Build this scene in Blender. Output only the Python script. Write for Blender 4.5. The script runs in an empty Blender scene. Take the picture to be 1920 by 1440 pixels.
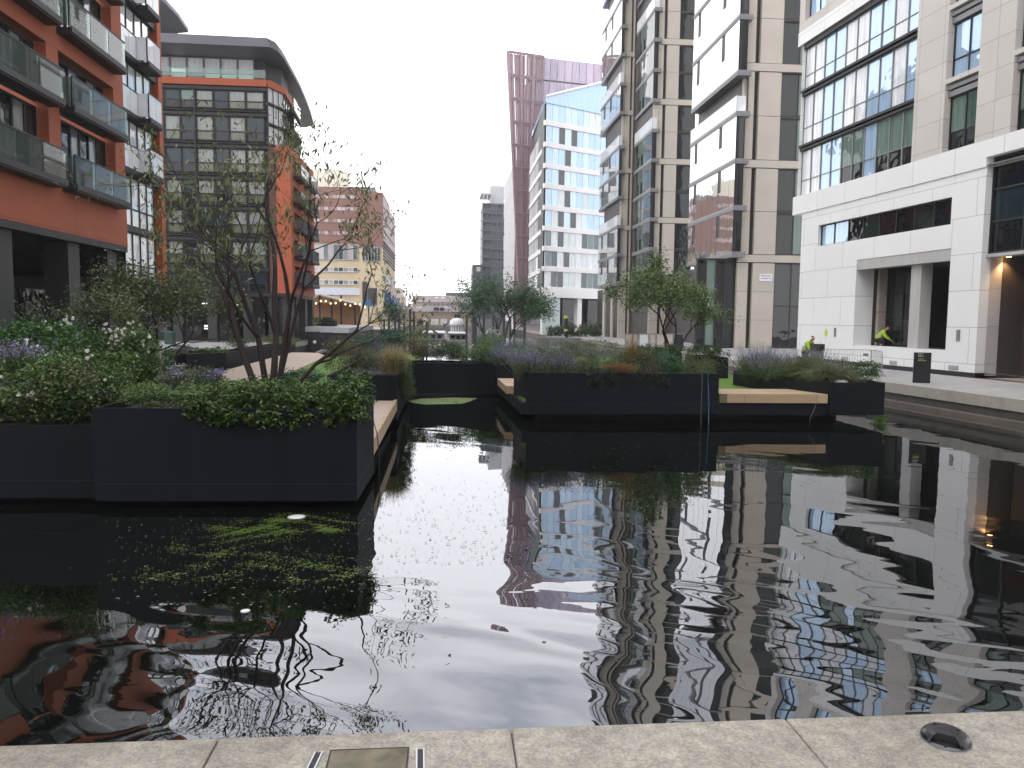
import bpy, bmesh, math, random
import numpy as np
from mathutils import Vector, Matrix
R = math.radians
rng = np.random.default_rng(7)
random.seed(7)
SC = bpy.context.scene
COL = SC.collection

# ------------------------------------------------------------------ camera
FPX = 1440.0
PITCH, YAW, ROLL, EYE = R(4.8), R(4.8), 0.010, 3.3
cam_d = bpy.data.cameras.new("camera"); cam = bpy.data.objects.new("camera", cam_d); COL.objects.link(cam)
cam_d.sensor_width = 36; cam_d.lens = 36 * FPX / 1920; cam_d.clip_start = 0.05; cam_d.clip_end = 3000
cam.matrix_world = Matrix.Translation((0, 0, EYE)) @ Matrix.Rotation(-YAW, 4, 'Z') @ Matrix.Rotation(R(90) - PITCH, 4, 'X') @ Matrix.Rotation(ROLL, 4, 'Z')
SC.camera = cam

# ------------------------------------------------------------------ sky and sun (overcast)
W = bpy.data.worlds.new("World"); SC.world = W; W.use_nodes = True
nt = W.node_tree; nt.nodes.clear()
def wn(t, **k):
    n = nt.nodes.new(t)
    for a, b in k.items(): setattr(n, a, b)
    return n
wo = wn('ShaderNodeOutputWorld'); bg = wn('ShaderNodeBackground'); bg.inputs['Strength'].default_value = 0.1
sky = wn('ShaderNodeTexSky', sky_type='NISHITA', sun_disc=False, sun_elevation=R(52), sun_rotation=R(215))
tc = wn('ShaderNodeTexCoord')
mp = wn('ShaderNodeMapping'); mp.inputs['Scale'].default_value = (1.0, 1.0, 2.2)
nz = wn('ShaderNodeTexNoise'); nz.inputs['Scale'].default_value = 2.3; nz.inputs['Detail'].default_value = 5; nz.inputs['Roughness'].default_value = 0.55
cr = wn('ShaderNodeValToRGB')
cr.color_ramp.elements[0].position = 0.36; cr.color_ramp.elements[0].color = (6.5, 7.2, 9.2, 1)
cr.color_ramp.elements[1].position = 0.60; cr.color_ramp.elements[1].color = (20.5, 20.6, 21.2, 1)
nz2 = wn('ShaderNodeTexNoise'); nz2.inputs['Scale'].default_value = 1.7; nz2.inputs['Detail'].default_value = 4
r2 = wn('ShaderNodeMapRange'); r2.inputs['From Min'].default_value = 0.56; r2.inputs['From Max'].default_value = 0.72
r2.inputs['To Min'].default_value = 1.0; r2.inputs['To Max'].default_value = 0.72
mx = wn('ShaderNodeMix', data_type='RGBA')
L = nt.links.new
L(tc.outputs['Generated'], mp.inputs['Vector']); L(mp.outputs[0], nz.inputs['Vector']); L(nz.outputs[0], cr.inputs[0])
L(mp.outputs[0], nz2.inputs['Vector']); L(nz2.outputs[0], r2.inputs['Value'])
L(r2.outputs[0], mx.inputs['Factor']); L(sky.outputs[0], mx.inputs['A']); L(cr.outputs[0], mx.inputs['B'])
sz = wn('ShaderNodeSeparateXYZ'); L(tc.outputs['Generated'], sz.inputs[0])
gz = wn('ShaderNodeMapRange', interpolation_type='SMOOTHSTEP'); gz.inputs['From Min'].default_value = 0.31; gz.inputs['From Max'].default_value = 0.47
L(sz.outputs[2], gz.inputs['Value'])
lo = wn('ShaderNodeMix', data_type='RGBA'); lo.inputs['A'].default_value = (26.0, 25.9, 26.6, 1)      # even bright cloud low down, broken cloud higher up
L(gz.outputs[0], lo.inputs['Factor']); L(mx.outputs['Result'], lo.inputs['B'])
L(lo.outputs['Result'], bg.inputs['Color']); L(bg.outputs[0], wo.inputs[0])
sun_d = bpy.data.lights.new("sun", 'SUN'); sun_d.energy = 0.8; sun_d.angle = R(25); sun_d.color = (1, 0.96, 0.9)
sun = bpy.data.objects.new("sun", sun_d); COL.objects.link(sun)
sd = Vector((math.sin(R(215)) * math.cos(R(52)), math.cos(R(215)) * math.cos(R(52)), math.sin(R(52))))
sun.rotation_euler = (-sd).to_track_quat('-Z', 'Y').to_euler()
vs = SC.view_settings; vs.view_transform = 'Standard'; vs.look = 'None'; vs.exposure = 0.08; vs.gamma = 1; vs.use_curve_mapping = False
SC.cycles.max_bounces = 6; SC.cycles.transparent_max_bounces = 24; SC.cycles.glossy_bounces = 4
SC.cycles.caustics_reflective = False; SC.cycles.caustics_refractive = False

# ------------------------------------------------------------------ measuring helpers (photo pixel -> point on a known real plane)
_M = np.array(cam.matrix_world.to_3x3())
def ray(px, py):
    return _M @ np.array([(px - 960) / FPX, -(py - 720) / FPX, -1.0])
def g(px, py, z):
    v = ray(px, py); t = (z - EYE) / v[2]; return (v[0] * t, v[1] * t)
def onY(px, py, Y):
    v = ray(px, py); t = Y / v[1]; return (v[0] * t, EYE + v[2] * t)
def onX(px, py, X):
    v = ray(px, py); t = X / v[0]; return (v[1] * t, EYE + v[2] * t)

# ------------------------------------------------------------------ materials
MATS = {}
def newmat(name):
    m = bpy.data.materials.new(name); m.use_nodes = True; m.node_tree.nodes.clear()
    o = m.node_tree.nodes.new('ShaderNodeOutputMaterial'); MATS[name] = m
    return m, m.node_tree, o
def N(t, typ, **k):
    n = t.nodes.new(typ)
    for a, b in k.items(): setattr(n, a, b)
    return n
def C4(c): return (c[0], c[1], c[2], 1)
def plain(name, col, rough=0.7, var=0.15, scale=1.5, metal=0.0, bump=0.0, bscale=30, spec=0.5, streak=False):
    """one surface with soft patches of wear in it"""
    m, t, o = newmat(name)
    p = N(t, 'ShaderNodeBsdfPrincipled'); p.inputs['Roughness'].default_value = rough; p.inputs['Metallic'].default_value = metal
    p.inputs['Specular IOR Level'].default_value = spec
    tcn = N(t, 'ShaderNodeTexCoord'); n = N(t, 'ShaderNodeTexNoise'); n.inputs['Scale'].default_value = scale; n.inputs['Detail'].default_value = 6
    if streak:
        mpn = N(t, 'ShaderNodeMapping'); mpn.inputs['Scale'].default_value = (2.5, 2.5, 0.25)
        t.links.new(tcn.outputs['Object'], mpn.inputs['Vector']); t.links.new(mpn.outputs[0], n.inputs['Vector'])
    else: t.links.new(tcn.outputs['Object'], n.inputs['Vector'])
    r = N(t, 'ShaderNodeValToRGB'); r.color_ramp.elements[0].position = 0.3; r.color_ramp.elements[1].position = 0.7
    r.color_ramp.elements[0].color = C4([c * (1 - var) for c in col]); r.color_ramp.elements[1].color = C4([min(1, c * (1 + var)) for c in col])
    t.links.new(n.outputs[0], r.inputs[0]); t.links.new(r.outputs[0], p.inputs['Base Color'])
    if bump:
        n2 = N(t, 'ShaderNodeTexNoise'); n2.inputs['Scale'].default_value = bscale; n2.inputs['Detail'].default_value = 4
        t.links.new(tcn.outputs['Object'], n2.inputs['Vector'])
        b = N(t, 'ShaderNodeBump'); b.inputs['Strength'].default_value = bump; b.inputs['Distance'].default_value = 0.02
        t.links.new(n2.outputs[0], b.inputs['Height']); t.links.new(b.outputs[0], p.inputs['Normal'])
    t.links.new(p.outputs[0], o.inputs[0]); return m
def panelled(name, col, w, h, mortar, jcol, rough=0.6, var=0.06, axes='xz', offset=0.0, bump=0.0, grain=60, gvar=0.08):
    """cladding or paving: panels with real joints, each panel a slightly different shade"""
    m, t, o = newmat(name)
    p = N(t, 'ShaderNodeBsdfPrincipled'); p.inputs['Roughness'].default_value = rough
    tcn = N(t, 'ShaderNodeTexCoord'); sp = N(t, 'ShaderNodeSeparateXYZ'); cb = N(t, 'ShaderNodeCombineXYZ')
    t.links.new(tcn.outputs['Object'], sp.inputs[0])
    t.links.new(sp.outputs[0], cb.inputs[0]); t.links.new(sp.outputs[2 if axes == 'xz' else 1], cb.inputs[1])
    b = N(t, 'ShaderNodeTexBrick'); b.offset = offset; b.inputs['Scale'].default_value = 1
    b.inputs['Brick Width'].default_value = w; b.inputs['Row Height'].default_value = h; b.inputs['Mortar Size'].default_value = mortar
    b.inputs['Mortar Smooth'].default_value = 0.1
    b.inputs['Color1'].default_value = C4([c * (1 - var) for c in col]); b.inputs['Color2'].default_value = C4([c * (1 + var) for c in col]); b.inputs['Mortar'].default_value = C4(jcol)
    t.links.new(cb.outputs[0], b.inputs['Vector'])
    n = N(t, 'ShaderNodeTexNoise'); n.inputs['Scale'].default_value = grain; n.inputs['Detail'].default_value = 5
    n3 = N(t, 'ShaderNodeTexNoise'); n3.inputs['Scale'].default_value = 0.7; n3.inputs['Detail'].default_value = 5
    t.links.new(tcn.outputs['Object'], n.inputs['Vector']); t.links.new(tcn.outputs['Object'], n3.inputs['Vector'])
    ad = N(t, 'ShaderNodeMath', operation='ADD'); t.links.new(n.outputs[0], ad.inputs[0]); t.links.new(n3.outputs[0], ad.inputs[1])
    mr = N(t, 'ShaderNodeMapRange'); mr.inputs['From Min'].default_value = 0.7; mr.inputs['From Max'].default_value = 1.3
    mr.inputs['To Min'].default_value = 1 - gvar; mr.inputs['To Max'].default_value = 1 + gvar
    t.links.new(ad.outputs[0], mr.inputs['Value'])
    mu = N(t, 'ShaderNodeVectorMath', operation='SCALE'); t.links.new(b.outputs['Color'], mu.inputs[0]); t.links.new(mr.outputs[0], mu.inputs['Scale'])
    t.links.new(mu.outputs[0], p.inputs['Base Color'])
    if bump:
        bp = N(t, 'ShaderNodeBump'); bp.inputs['Strength'].default_value = bump; bp.inputs['Distance'].default_value = 0.01
        t.links.new(n.outputs[0], bp.inputs['Height']); t.links.new(bp.outputs[0], p.inputs['Normal'])
    t.links.new(p.outputs[0], o.inputs[0]); return m
def glass(name, cols, tint=(1, 1, 1), ior=2.0, rough=0.015, wob=0.02, wscale=0.8, refl=0.0):
    """window pane seen from outside: what is behind it (differs pane by pane: dark room, blind, curtain) under a mirror-like coat"""
    m, t, o = newmat(name)
    ge = N(t, 'ShaderNodeNewGeometry'); r = N(t, 'ShaderNodeValToRGB'); r.color_ramp.interpolation = 'CONSTANT'
    while len(r.color_ramp.elements) < len(cols): r.color_ramp.elements.new(0.5)
    for i, c in enumerate(cols):
        r.color_ramp.elements[i].position = i / len(cols)
    for i, c in enumerate(cols): r.color_ramp.elements[i].color = C4(c)
    t.links.new(ge.outputs['Random Per Island'], r.inputs[0])
    tcn = N(t, 'ShaderNodeTexCoord'); wv = N(t, 'ShaderNodeTexNoise'); wv.inputs['Scale'].default_value = 3
    mpn = N(t, 'ShaderNodeMapping'); mpn.inputs['Scale'].default_value = (2, 2, 0.15)
    t.links.new(tcn.outputs['Object'], mpn.inputs['Vector']); t.links.new(mpn.outputs[0], wv.inputs['Vector'])
    mr = N(t, 'ShaderNodeMapRange'); mr.inputs['To Min'].default_value = 0.55; mr.inputs['To Max'].default_value = 1.45
    t.links.new(wv.outputs[0], mr.inputs['Value'])
    mu = N(t, 'ShaderNodeVectorMath', operation='SCALE'); t.links.new(r.outputs[0], mu.inputs[0]); t.links.new(mr.outputs[0], mu.inputs['Scale'])
    d = N(t, 'ShaderNodeBsdfDiffuse'); t.links.new(mu.outputs[0], d.inputs['Color'])
    gl = N(t, 'ShaderNodeBsdfGlossy'); gl.inputs['Roughness'].default_value = rough; gl.inputs['Color'].default_value = C4(tint)
    f = N(t, 'ShaderNodeFresnel'); f.inputs['IOR'].default_value = ior
    n = N(t, 'ShaderNodeTexNoise'); n.inputs['Scale'].default_value = wscale; t.links.new(tcn.outputs['Object'], n.inputs['Vector'])
    b = N(t, 'ShaderNodeBump'); b.inputs['Strength'].default_value = wob; b.inputs['Distance'].default_value = 1.0
    t.links.new(n.outputs[0], b.inputs['Height']); t.links.new(b.outputs[0], gl.inputs['Normal'])
    fm = N(t, 'ShaderNodeMath', operation='MAXIMUM'); fm.inputs[1].default_value = refl; t.links.new(f.outputs[0], fm.inputs[0])
    ms = N(t, 'ShaderNodeMixShader'); t.links.new(fm.outputs[0], ms.inputs[0]); t.links.new(d.outputs[0], ms.inputs[1]); t.links.new(gl.outputs[0], ms.inputs[2])
    t.links.new(ms.outputs[0], o.inputs[0]); return m
def clear_glass(name, tint, haze, ior=1.6, hcol=(0.5, 0.55, 0.55)):
    """balustrade glass: really see-through, a little frosted"""
    m, t, o = newmat(name)
    tr = N(t, 'ShaderNodeBsdfTransparent'); tr.inputs['Color'].default_value = C4(tint)
    d = N(t, 'ShaderNodeBsdfDiffuse'); d.inputs['Color'].default_value = C4(hcol)
    m1 = N(t, 'ShaderNodeMixShader'); m1.inputs[0].default_value = haze; t.links.new(tr.outputs[0], m1.inputs[1]); t.links.new(d.outputs[0], m1.inputs[2])
    gl = N(t, 'ShaderNodeBsdfGlossy'); gl.inputs['Roughness'].default_value = 0.02
    f = N(t, 'ShaderNodeFresnel'); f.inputs['IOR'].default_value = ior
    m2 = N(t, 'ShaderNodeMixShader'); t.links.new(f.outputs[0], m2.inputs[0]); t.links.new(m1.outputs[0], m2.inputs[1]); t.links.new(gl.outputs[0], m2.inputs[2])
    t.links.new(m2.outputs[0], o.inputs[0]); return m
def leafmat(name, cols, rough=0.45, trans=0.25):
    m, t, o = newmat(name)
    ge = N(t, 'ShaderNodeNewGeometry'); r = N(t, 'ShaderNodeValToRGB')
    while len(r.color_ramp.elements) < len(cols): r.color_ramp.elements.new(0.5)
    for i, c in enumerate(cols): r.color_ramp.elements[i].position = i / max(1, len(cols) - 1)
    for i, c in enumerate(cols): r.color_ramp.elements[i].color = C4(c)
    t.links.new(ge.outputs['Random Per Island'], r.inputs[0])
    p = N(t, 'ShaderNodeBsdfPrincipled'); p.inputs['Roughness'].default_value = rough
    t.links.new(r.outputs[0], p.inputs['Base Color'])
    tl = N(t, 'ShaderNodeBsdfTranslucent'); t.links.new(r.outputs[0], tl.inputs['Color'])
    ms = N(t, 'ShaderNodeMixShader'); ms.inputs[0].default_value = trans
    t.links.new(p.outputs[0], ms.inputs[1]); t.links.new(tl.outputs[0], ms.inputs[2]); t.links.new(ms.outputs[0], o.inputs[0]); return m
def emit(name, col, s):
    m, t, o = newmat(name); e = N(t, 'ShaderNodeEmission'); e.inputs[0].default_value = C4(col); e.inputs[1].default_value = s
    t.links.new(e.outputs[0], o.inputs[0]); return m

M_orange = panelled('terracotta_render', (0.32, 0.083, 0.042), 5.35, 3.2, 0.012, (0.16, 0.04, 0.02), rough=0.75, var=0.03, gvar=0.1)
M_orange2 = plain('terracotta_panel', (0.37, 0.085, 0.035), 0.7, 0.1, streak=True)
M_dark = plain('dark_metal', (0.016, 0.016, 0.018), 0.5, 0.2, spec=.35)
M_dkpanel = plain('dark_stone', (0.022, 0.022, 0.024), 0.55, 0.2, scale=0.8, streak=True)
M_grey = plain('grey_metal', (0.20, 0.20, 0.21), 0.4, 0.12)
M_lgrey = plain('pale_grey_metal', (0.42, 0.42, 0.43), 0.45, 0.08)
M_soffit = plain('soffit_grey', (0.25, 0.25, 0.25), 0.6, 0.1)
M_brown = plain('brown_fin', (0.022, 0.014, 0.012), 0.5, 0.2)
M_tan = panelled('buff_stone', (0.46, 0.41, 0.35), 9.0, 3.9, 0.02, (0.12, 0.10, 0.08), rough=0.7, var=0.02, gvar=0.05)
M_white = panelled('white_stone', (0.80, 0.795, 0.785), 2.75, 1.58, 0.014, (0.42, 0.42, 0.42), rough=0.6, var=0.02, offset=0.5, gvar=0.03)
M_beige = panelled('beige_stone', (0.56, 0.52, 0.485), 1.6, 1.25, 0.012, (0.30, 0.27, 0.25), rough=0.65, var=0.05, gvar=0.06)
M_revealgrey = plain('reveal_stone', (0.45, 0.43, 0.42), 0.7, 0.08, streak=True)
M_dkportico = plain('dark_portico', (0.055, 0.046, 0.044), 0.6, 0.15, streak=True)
G_dark = glass('glass_dark', [(0.005, 0.007, 0.007), (0.008, 0.012, 0.011), (0.005, 0.006, 0.008), (0.014, 0.022, 0.019)], ior=1.5)
G_bay = glass('glass_bay', [(0.10, 0.105, 0.105), (0.14, 0.145, 0.14), (0.12, 0.12, 0.12)], ior=2.6, wob=0.008, refl=0.66)
G_curt = glass('glass_curtain', [(0.012, 0.02, 0.018), (0.09, 0.14, 0.115), (0.14, 0.20, 0.17), (0.015, 0.02, 0.02), (0.07, 0.11, 0.09), (0.012, 0.016, 0.016)], ior=1.42)
G_blue = glass('glass_blue', [(0.30, 0.46, 0.68), (0.38, 0.53, 0.72), (0.24, 0.40, 0.64)], tint=(0.74, 0.87, 1), ior=1.9, refl=0.28)
G_white = glass('glass_white_panel', [(0.70, 0.73, 0.76), (0.74, 0.76, 0.78)], ior=1.6)
G_l1 = glass('glass_flat_windows', [(0.015, 0.02, 0.022), (0.02, 0.025, 0.03), (0.16, 0.17, 0.17), (0.02, 0.03, 0.03), (0.22, 0.23, 0.23)], ior=1.9)
G_l2 = glass('glass_dark_front', [(0.006, 0.010, 0.014), (0.012, 0.024, 0.032), (0.006, 0.008, 0.012), (0.016, 0.008, 0.010)], ior=1.42)
G_blind = glass('glass_blind', [(0.16, 0.18, 0.15), (0.012, 0.02, 0.024), (0.22, 0.24, 0.22), (0.05, 0.065, 0.06), (0.12, 0.13, 0.09), (0.28, 0.30, 0.29), (0.008, 0.014, 0.018), (0.07, 0.085, 0.065)], ior=1.45)
G_painted_sky = glass('glass_painted_sky', [(0.66, 0.68, 0.70), (0.78, 0.79, 0.80), (0.55, 0.58, 0.60)], ior=2.4, wob=0.008, refl=0.4)  # pale base colour stands in for the bright sky these panes reflect
G_far = glass('glass_far', [(0.05, 0.07, 0.08), (0.30, 0.28, 0.28), (0.12, 0.14, 0.15), (0.45, 0.40, 0.40)], ior=1.6)
G_pink = glass('glass_pale', [(0.42, 0.30, 0.30), (0.6, 0.5, 0.5), (0.30, 0.17, 0.15), (0.5, 0.42, 0.42)], ior=1.5)
BAL_green = clear_glass('balustrade_green', (0.62, 0.74, 0.70), 0.13, 1.6, (0.40, 0.50, 0.46))
BAL_white = clear_glass('balustrade_white', (0.85, 0.88, 0.88), 0.80, 1.9, (0.86, 0.88, 0.9))  # frosted glass, its white also standing in for reflected sky

# ------------------------------------------------------------------ mesh builder
class MB:
    def __init__(s): s.v = []; s.f = []; s.m = []; s.k = 0
    def quad(s, a, b, c, d):
        i = len(s.v); s.v += [a, b, c, d]; s.f.append((i, i + 1, i + 2, i + 3)); s.m.append(s.k)
    def poly(s, pts):
        i = len(s.v); s.v += list(pts); s.f.append(tuple(range(i, i + len(pts)))); s.m.append(s.k)
    def box(s, x0, x1, y0, y1, z0, z1):
        if x0 > x1: x0, x1 = x1, x0
        if y0 > y1: y0, y1 = y1, y0
        if z0 > z1: z0, z1 = z1, z0
        i = len(s.v)
        s.v += [(x0, y0, z0), (x1, y0, z0), (x1, y1, z0), (x0, y1, z0), (x0, y0, z1), (x1, y0, z1), (x1, y1, z1), (x0, y1, z1)]
        for q in ((0, 3, 2, 1), (4, 5, 6, 7), (0, 1, 5, 4), (1, 2, 6, 5), (2, 3, 7, 6), (3, 0, 4, 7)):
            s.f.append(tuple(i + j for j in q)); s.m.append(s.k)
    def prism(s, pts, z0, z1):
        """pts counter-clockwise in plan"""
        n = len(pts); i = len(s.v)
        s.v += [(p[0], p[1], z0) for p in pts] + [(p[0], p[1], z1) for p in pts]
        s.f.append(tuple(i + j for j in reversed(range(n)))); s.m.append(s.k)
        s.f.append(tuple(i + n + j for j in range(n))); s.m.append(s.k)
        for j in range(n):
            q = (j + 1) % n; s.f.append((i + j, i + q, i + n + q, i + n + j)); s.m.append(s.k)
    def tube(s, pts, rad, n=6, cap=True):
        pts = [Vector(p) for p in pts]
        if not hasattr(rad, '__len__'): rad = [rad] * len(pts)
        base = len(s.v); up = Vector((0.13, 0.31, 0.94))
        for j, p in enumerate(pts):
            d = (pts[min(j + 1, len(pts) - 1)] - pts[max(j - 1, 0)])
            if d.length < 1e-9: d = Vector((0, 0, 1))
            d.normalize(); a = d.cross(up)
            if a.length < 1e-3: a = d.cross(Vector((1, 0, 0)))
            a.normalize(); b = d.cross(a)
            for q in range(n):
                t = 2 * math.pi * q / n; w = p + (a * math.cos(t) + b * math.sin(t)) * rad[j]; s.v.append((w.x, w.y, w.z))
        for j in range(len(pts) - 1):
            for q in range(n):
                q2 = (q + 1) % n
                s.f.append((base + j * n + q, base + j * n + q2, base + (j + 1) * n + q2, base + (j + 1) * n + q)); s.m.append(s.k)
        if cap:
            s.f.append(tuple(base + q for q in reversed(range(n)))); s.m.append(s.k)
            e = base + (len(pts) - 1) * n; s.f.append(tuple(e + q for q in range(n))); s.m.append(s.k)
    def lathe(s, c, prof, n=16):
        base = len(s.v)
        for (r, z) in prof:
            for q in range(n):
                t = 2 * math.pi * q / n; s.v.append((c[0] + r * math.cos(t), c[1] + r * math.sin(t), c[2] + z))
        for j in range(len(prof) - 1):
            for q in range(n):
                q2 = (q + 1) % n; s.f.append((base + j * n + q, base + j * n + q2, base + (j + 1) * n + q2, base + (j + 1) * n + q)); s.m.append(s.k)
    def wall(s, u0, u1, z0, z1, holes, y=0.0, dep=0.3, ends=True):
        """upright wall face at local y with openings and their reveals (y grows inwards)"""
        us = sorted({u0, u1, *[min(max(h[k], u0), u1) for h in holes for k in (0, 1)]})
        zs = sorted({z0, z1, *[min(max(h[k], z0), z1) for h in holes for k in (2, 3)]})
        for a, b in zip(us, us[1:]):
            for c, d in zip(zs, zs[1:]):
                mu, mz = (a + b) / 2, (c + d) / 2
                if any(h[0] < mu < h[1] and h[2] < mz < h[3] for h in holes): continue
                s.quad((a, y, c), (b, y, c), (b, y, d), (a, y, d))
        for h in holes:
            a, b, c, d = h[:4]; e = y + (h[4] if len(h) > 4 else dep)
            s.quad((a, y, c), (a, e, c), (b, e, c), (b, y, c)); s.quad((a, y, d), (b, y, d), (b, e, d), (a, e, d))
            s.quad((a, y, c), (a, y, d), (a, e, d), (a, e, c)); s.quad((b, y, c), (b, e, c), (b, e, d), (b, y, d))
        if ends:
            e = y + max(dep, 0.3)
            s.quad((u0, y, z0), (u0, y, z1), (u0, e, z1), (u0, e, z0)); s.quad((u1, y, z0), (u1, e, z0), (u1, e, z1), (u1, y, z1))
            s.quad((u0, y, z1), (u1, y, z1), (u1, e, z1), (u0, e, z1)); s.quad((u0, y, z0), (u0, e, z0), (u1, e, z0), (u1, y, z0))
    def mesh(s, name, mats):
        me = bpy.data.meshes.new(name); me.from_pydata([tuple(map(float, v)) for v in s.v], [], s.f)
        mats = mats if isinstance(mats, (list, tuple)) else [mats]
        for m in mats: me.materials.append(m)
        if any(s.m): me.polygons.foreach_set('material_index', s.m)
        me.update(); return me
    def build(s, name, mats, parent=None, fac=None, smooth=False):
        me = s.mesh(name, mats)
        if smooth: me.polygons.foreach_set('use_smooth', [True] * len(me.polygons))
        return link(name, me, parent, fac)
def link(name, me, parent=None, fac=None):
    o = bpy.data.objects.new(name, me); COL.objects.link(o)
    if fac is not None: o['_f'] = fac.id
    if parent is not None:
        o.parent = parent
        pf = parent.get('_f')
        if fac is not None and pf != fac.id:
            o.location = (fac.O[0] - parent.location[0], fac.O[1] - parent.location[1], -parent.location[2]); o.rotation_euler = (0, 0, fac.ang)
        elif fac is None and pf is None and parent.type == 'EMPTY':
            o.location = tuple(-c for c in parent.location)
    elif fac is not None:
        o.location = (fac.O[0], fac.O[1], 0); o.rotation_euler = (0, 0, fac.ang)
    return o
class Fac:
    """an upright facade: local x along it (left to right seen from outside), local y inwards, z up"""
    n = 0
    def __init__(s, O, ang):
        s.O = O; s.ang = ang; s.c, s.s = math.cos(ang), math.sin(ang); Fac.n += 1; s.id = Fac.n
    def P(s, px, py, d=0.0):
        v = ray(px, py); nx, ny = -s.s, s.c
        t = (s.O[0] * nx + s.O[1] * ny + d) / (v[0] * nx + v[1] * ny)
        return ((v[0] * t - s.O[0]) * s.c + (v[1] * t - s.O[1]) * s.s, EYE + v[2] * t)
    def u(s, px, py, d=0.0): return s.P(px, py, d)[0]
    def z(s, px, py, d=0.0): return s.P(px, py, d)[1]
    def dep(s, u, px, py):
        """how deep behind the facade the line of sight through a pixel meets the plane x = u"""
        v = ray(px, py); t = (u + s.O[0] * s.c + s.O[1] * s.s) / (v[0] * s.c + v[1] * s.s)
        return -(v[0] * t - s.O[0]) * s.s + (v[1] * t - s.O[1]) * s.c
    def w(s, u, d, z): return (s.O[0] + u * s.c - d * s.s, s.O[1] + u * s.s + d * s.c, z)
def tag(o, label=None, cat=None, group=None, kind=None):
    if label: o['label'] = label
    if cat: o['category'] = cat
    if group: o['group'] = group
    if kind: o['kind'] = kind
    return o
def thing(name, label, cat, loc=(0, 0, 0), group=None):
    o = bpy.data.objects.new(name, None); COL.objects.link(o); o.location = loc; o.empty_display_size = 0.2
    return tag(o, label, cat, group)
def window(fac, parent, u0, u1, z0, z1, d, cols=2, rows=1, fr=M_dark, gl=G_dark, fw=0.07, dep=0.08, hs=None, name='window', pick=None):
    """frame with bars; its panes are a sub-part"""
    m = MB(); a, b = d, d + dep
    m.box(u0, u0 + fw, a, b, z0, z1); m.box(u1 - fw, u1, a, b, z0, z1)
    m.box(u0 + fw, u1 - fw, a, b, z0, z0 + fw); m.box(u0 + fw, u1 - fw, a, b, z1 - fw, z1)
    us = [u0 + (u1 - u0) * i / cols for i in range(cols + 1)]
    zs = hs or [z0 + (z1 - z0) * i / rows for i in range(rows + 1)]
    for u in us[1:-1]: m.box(u - fw / 2, u + fw / 2, a + .005, b, z0 + fw, z1 - fw)
    for z in zs[1:-1]: m.box(u0 + fw, u1 - fw, a + .01, b, z - fw / 2, z + fw / 2)
    o = m.build(name, fr, parent, fac)
    p = MB(); gls = gl if isinstance(gl, (list, tuple)) else [gl]
    for i in range(cols):
        for j in range(len(zs) - 1):
            p.k = pick(i, j) if pick else random.randrange(len(gls))
            y = d + dep * 0.6 + random.uniform(0, .01)
            p.quad((us[i] + .01, y, zs[j] + .01), (us[i + 1] - .01, y, zs[j] + .01), (us[i + 1] - .01, y, zs[j + 1] - .01), (us[i] + .01, y, zs[j + 1] - .01))
    p.build('pane', gls, o, fac)
    return o
# ------------------------------------------------------------------ L1: near terracotta block on the left
def balcony(fac, root, u0, u1, z, proj, gl, h=1.1, slab=M_dark, th=0.22, y=0.0, panels=3, name='balcony'):
    m = MB(); m.box(u0, u1, y - proj, y, z, z + th); m.box(u0 - .03, u1 + .03, y - proj - .05, y - proj, z + .06, z + th + .05)
    b = m.build(name, slab, root, fac)
    p = MB(); w = (u1 - u0) / panels
    for i in range(panels): p.box(u0 + i * w + .02, u0 + (i + 1) * w - .02, y - proj + .01, y - proj + .03, z + th + .08, z + th + h)
    p.box(u0 + .0, u0 + .02, y - proj + .04, y - .02, z + th + .08, z + th + h); p.box(u1 - .02, u1, y - proj + .04, y - .02, z + th + .08, z + th + h)
    p.build('glass_panel', gl, b, fac)
    r = MB(); r.box(u0 - .02, u1 + .02, y - proj - .01, y - proj + .05, z + th + h, z + th + h + .05)
    for i in range(panels + 1):
        uu = u0 + i * w; r.box(uu - .02, uu + .02, y - proj + .035, y - proj + .075, z + th, z + th + h)
    r.build('handrail', M_dark, b, fac)
    return b

fL = Fac((-14.0, 20.0), R(90))
L1 = thing('apartment_building', 'terracotta rendered block nearest on the left, glass balconies over a dark colonnade', 'building', (-14, 28, 1.0))
zC = fL.z(120, 358); zB = fL.z(117, 217); zA = fL.z(105, 60); zbot = fL.z(120, 436)
st = (zA - zC) / 2; zs = [zC + st * k for k in range(0, 8)]
uR = fL.u(233, 250); b2 = (fL.u(112, 190), fL.u(213, 190)); per = fL.u(112, 190) - fL.u(90, 190) + (b2[1] - b2[0])
zl = fL.z(113, 97)                     # lintel over the lower pair of storeys
gap = zA - zl
bays = [(b2[0] - per * k, b2[1] - per * k) for k in range(4)]
holes = []
for (a, b) in bays:
    for k in range(3):
        holes.append((a, b, zC + 2 * st * k, zC + 2 * st * (k + 1) - gap, .55))
m = MB(); m.wall(-9, uR, zbot, zC + 6 * st + 1, holes, 0, 0.6); m.quad((uR, 0, zbot), (uR, 6, zbot), (uR, 6, zC + 6 * st), (uR, 0, zC + 6 * st))
m.build('wall', M_orange, L1, fL)
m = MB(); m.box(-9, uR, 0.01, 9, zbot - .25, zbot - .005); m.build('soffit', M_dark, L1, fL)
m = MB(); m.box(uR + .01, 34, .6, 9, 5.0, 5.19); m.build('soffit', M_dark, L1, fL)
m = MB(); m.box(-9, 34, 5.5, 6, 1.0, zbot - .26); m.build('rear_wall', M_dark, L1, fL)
m = MB()
for k in range(17):
    u = -7 + k * 2.4
    m.quad((u, 5.46, 1.2), (u + 2.2, 5.46, 1.2), (u + 2.2, 5.46, zbot - 1.8), (u, 5.46, zbot - 1.8))
m.build('shop_glazing', G_l2, L1, fL)
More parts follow.
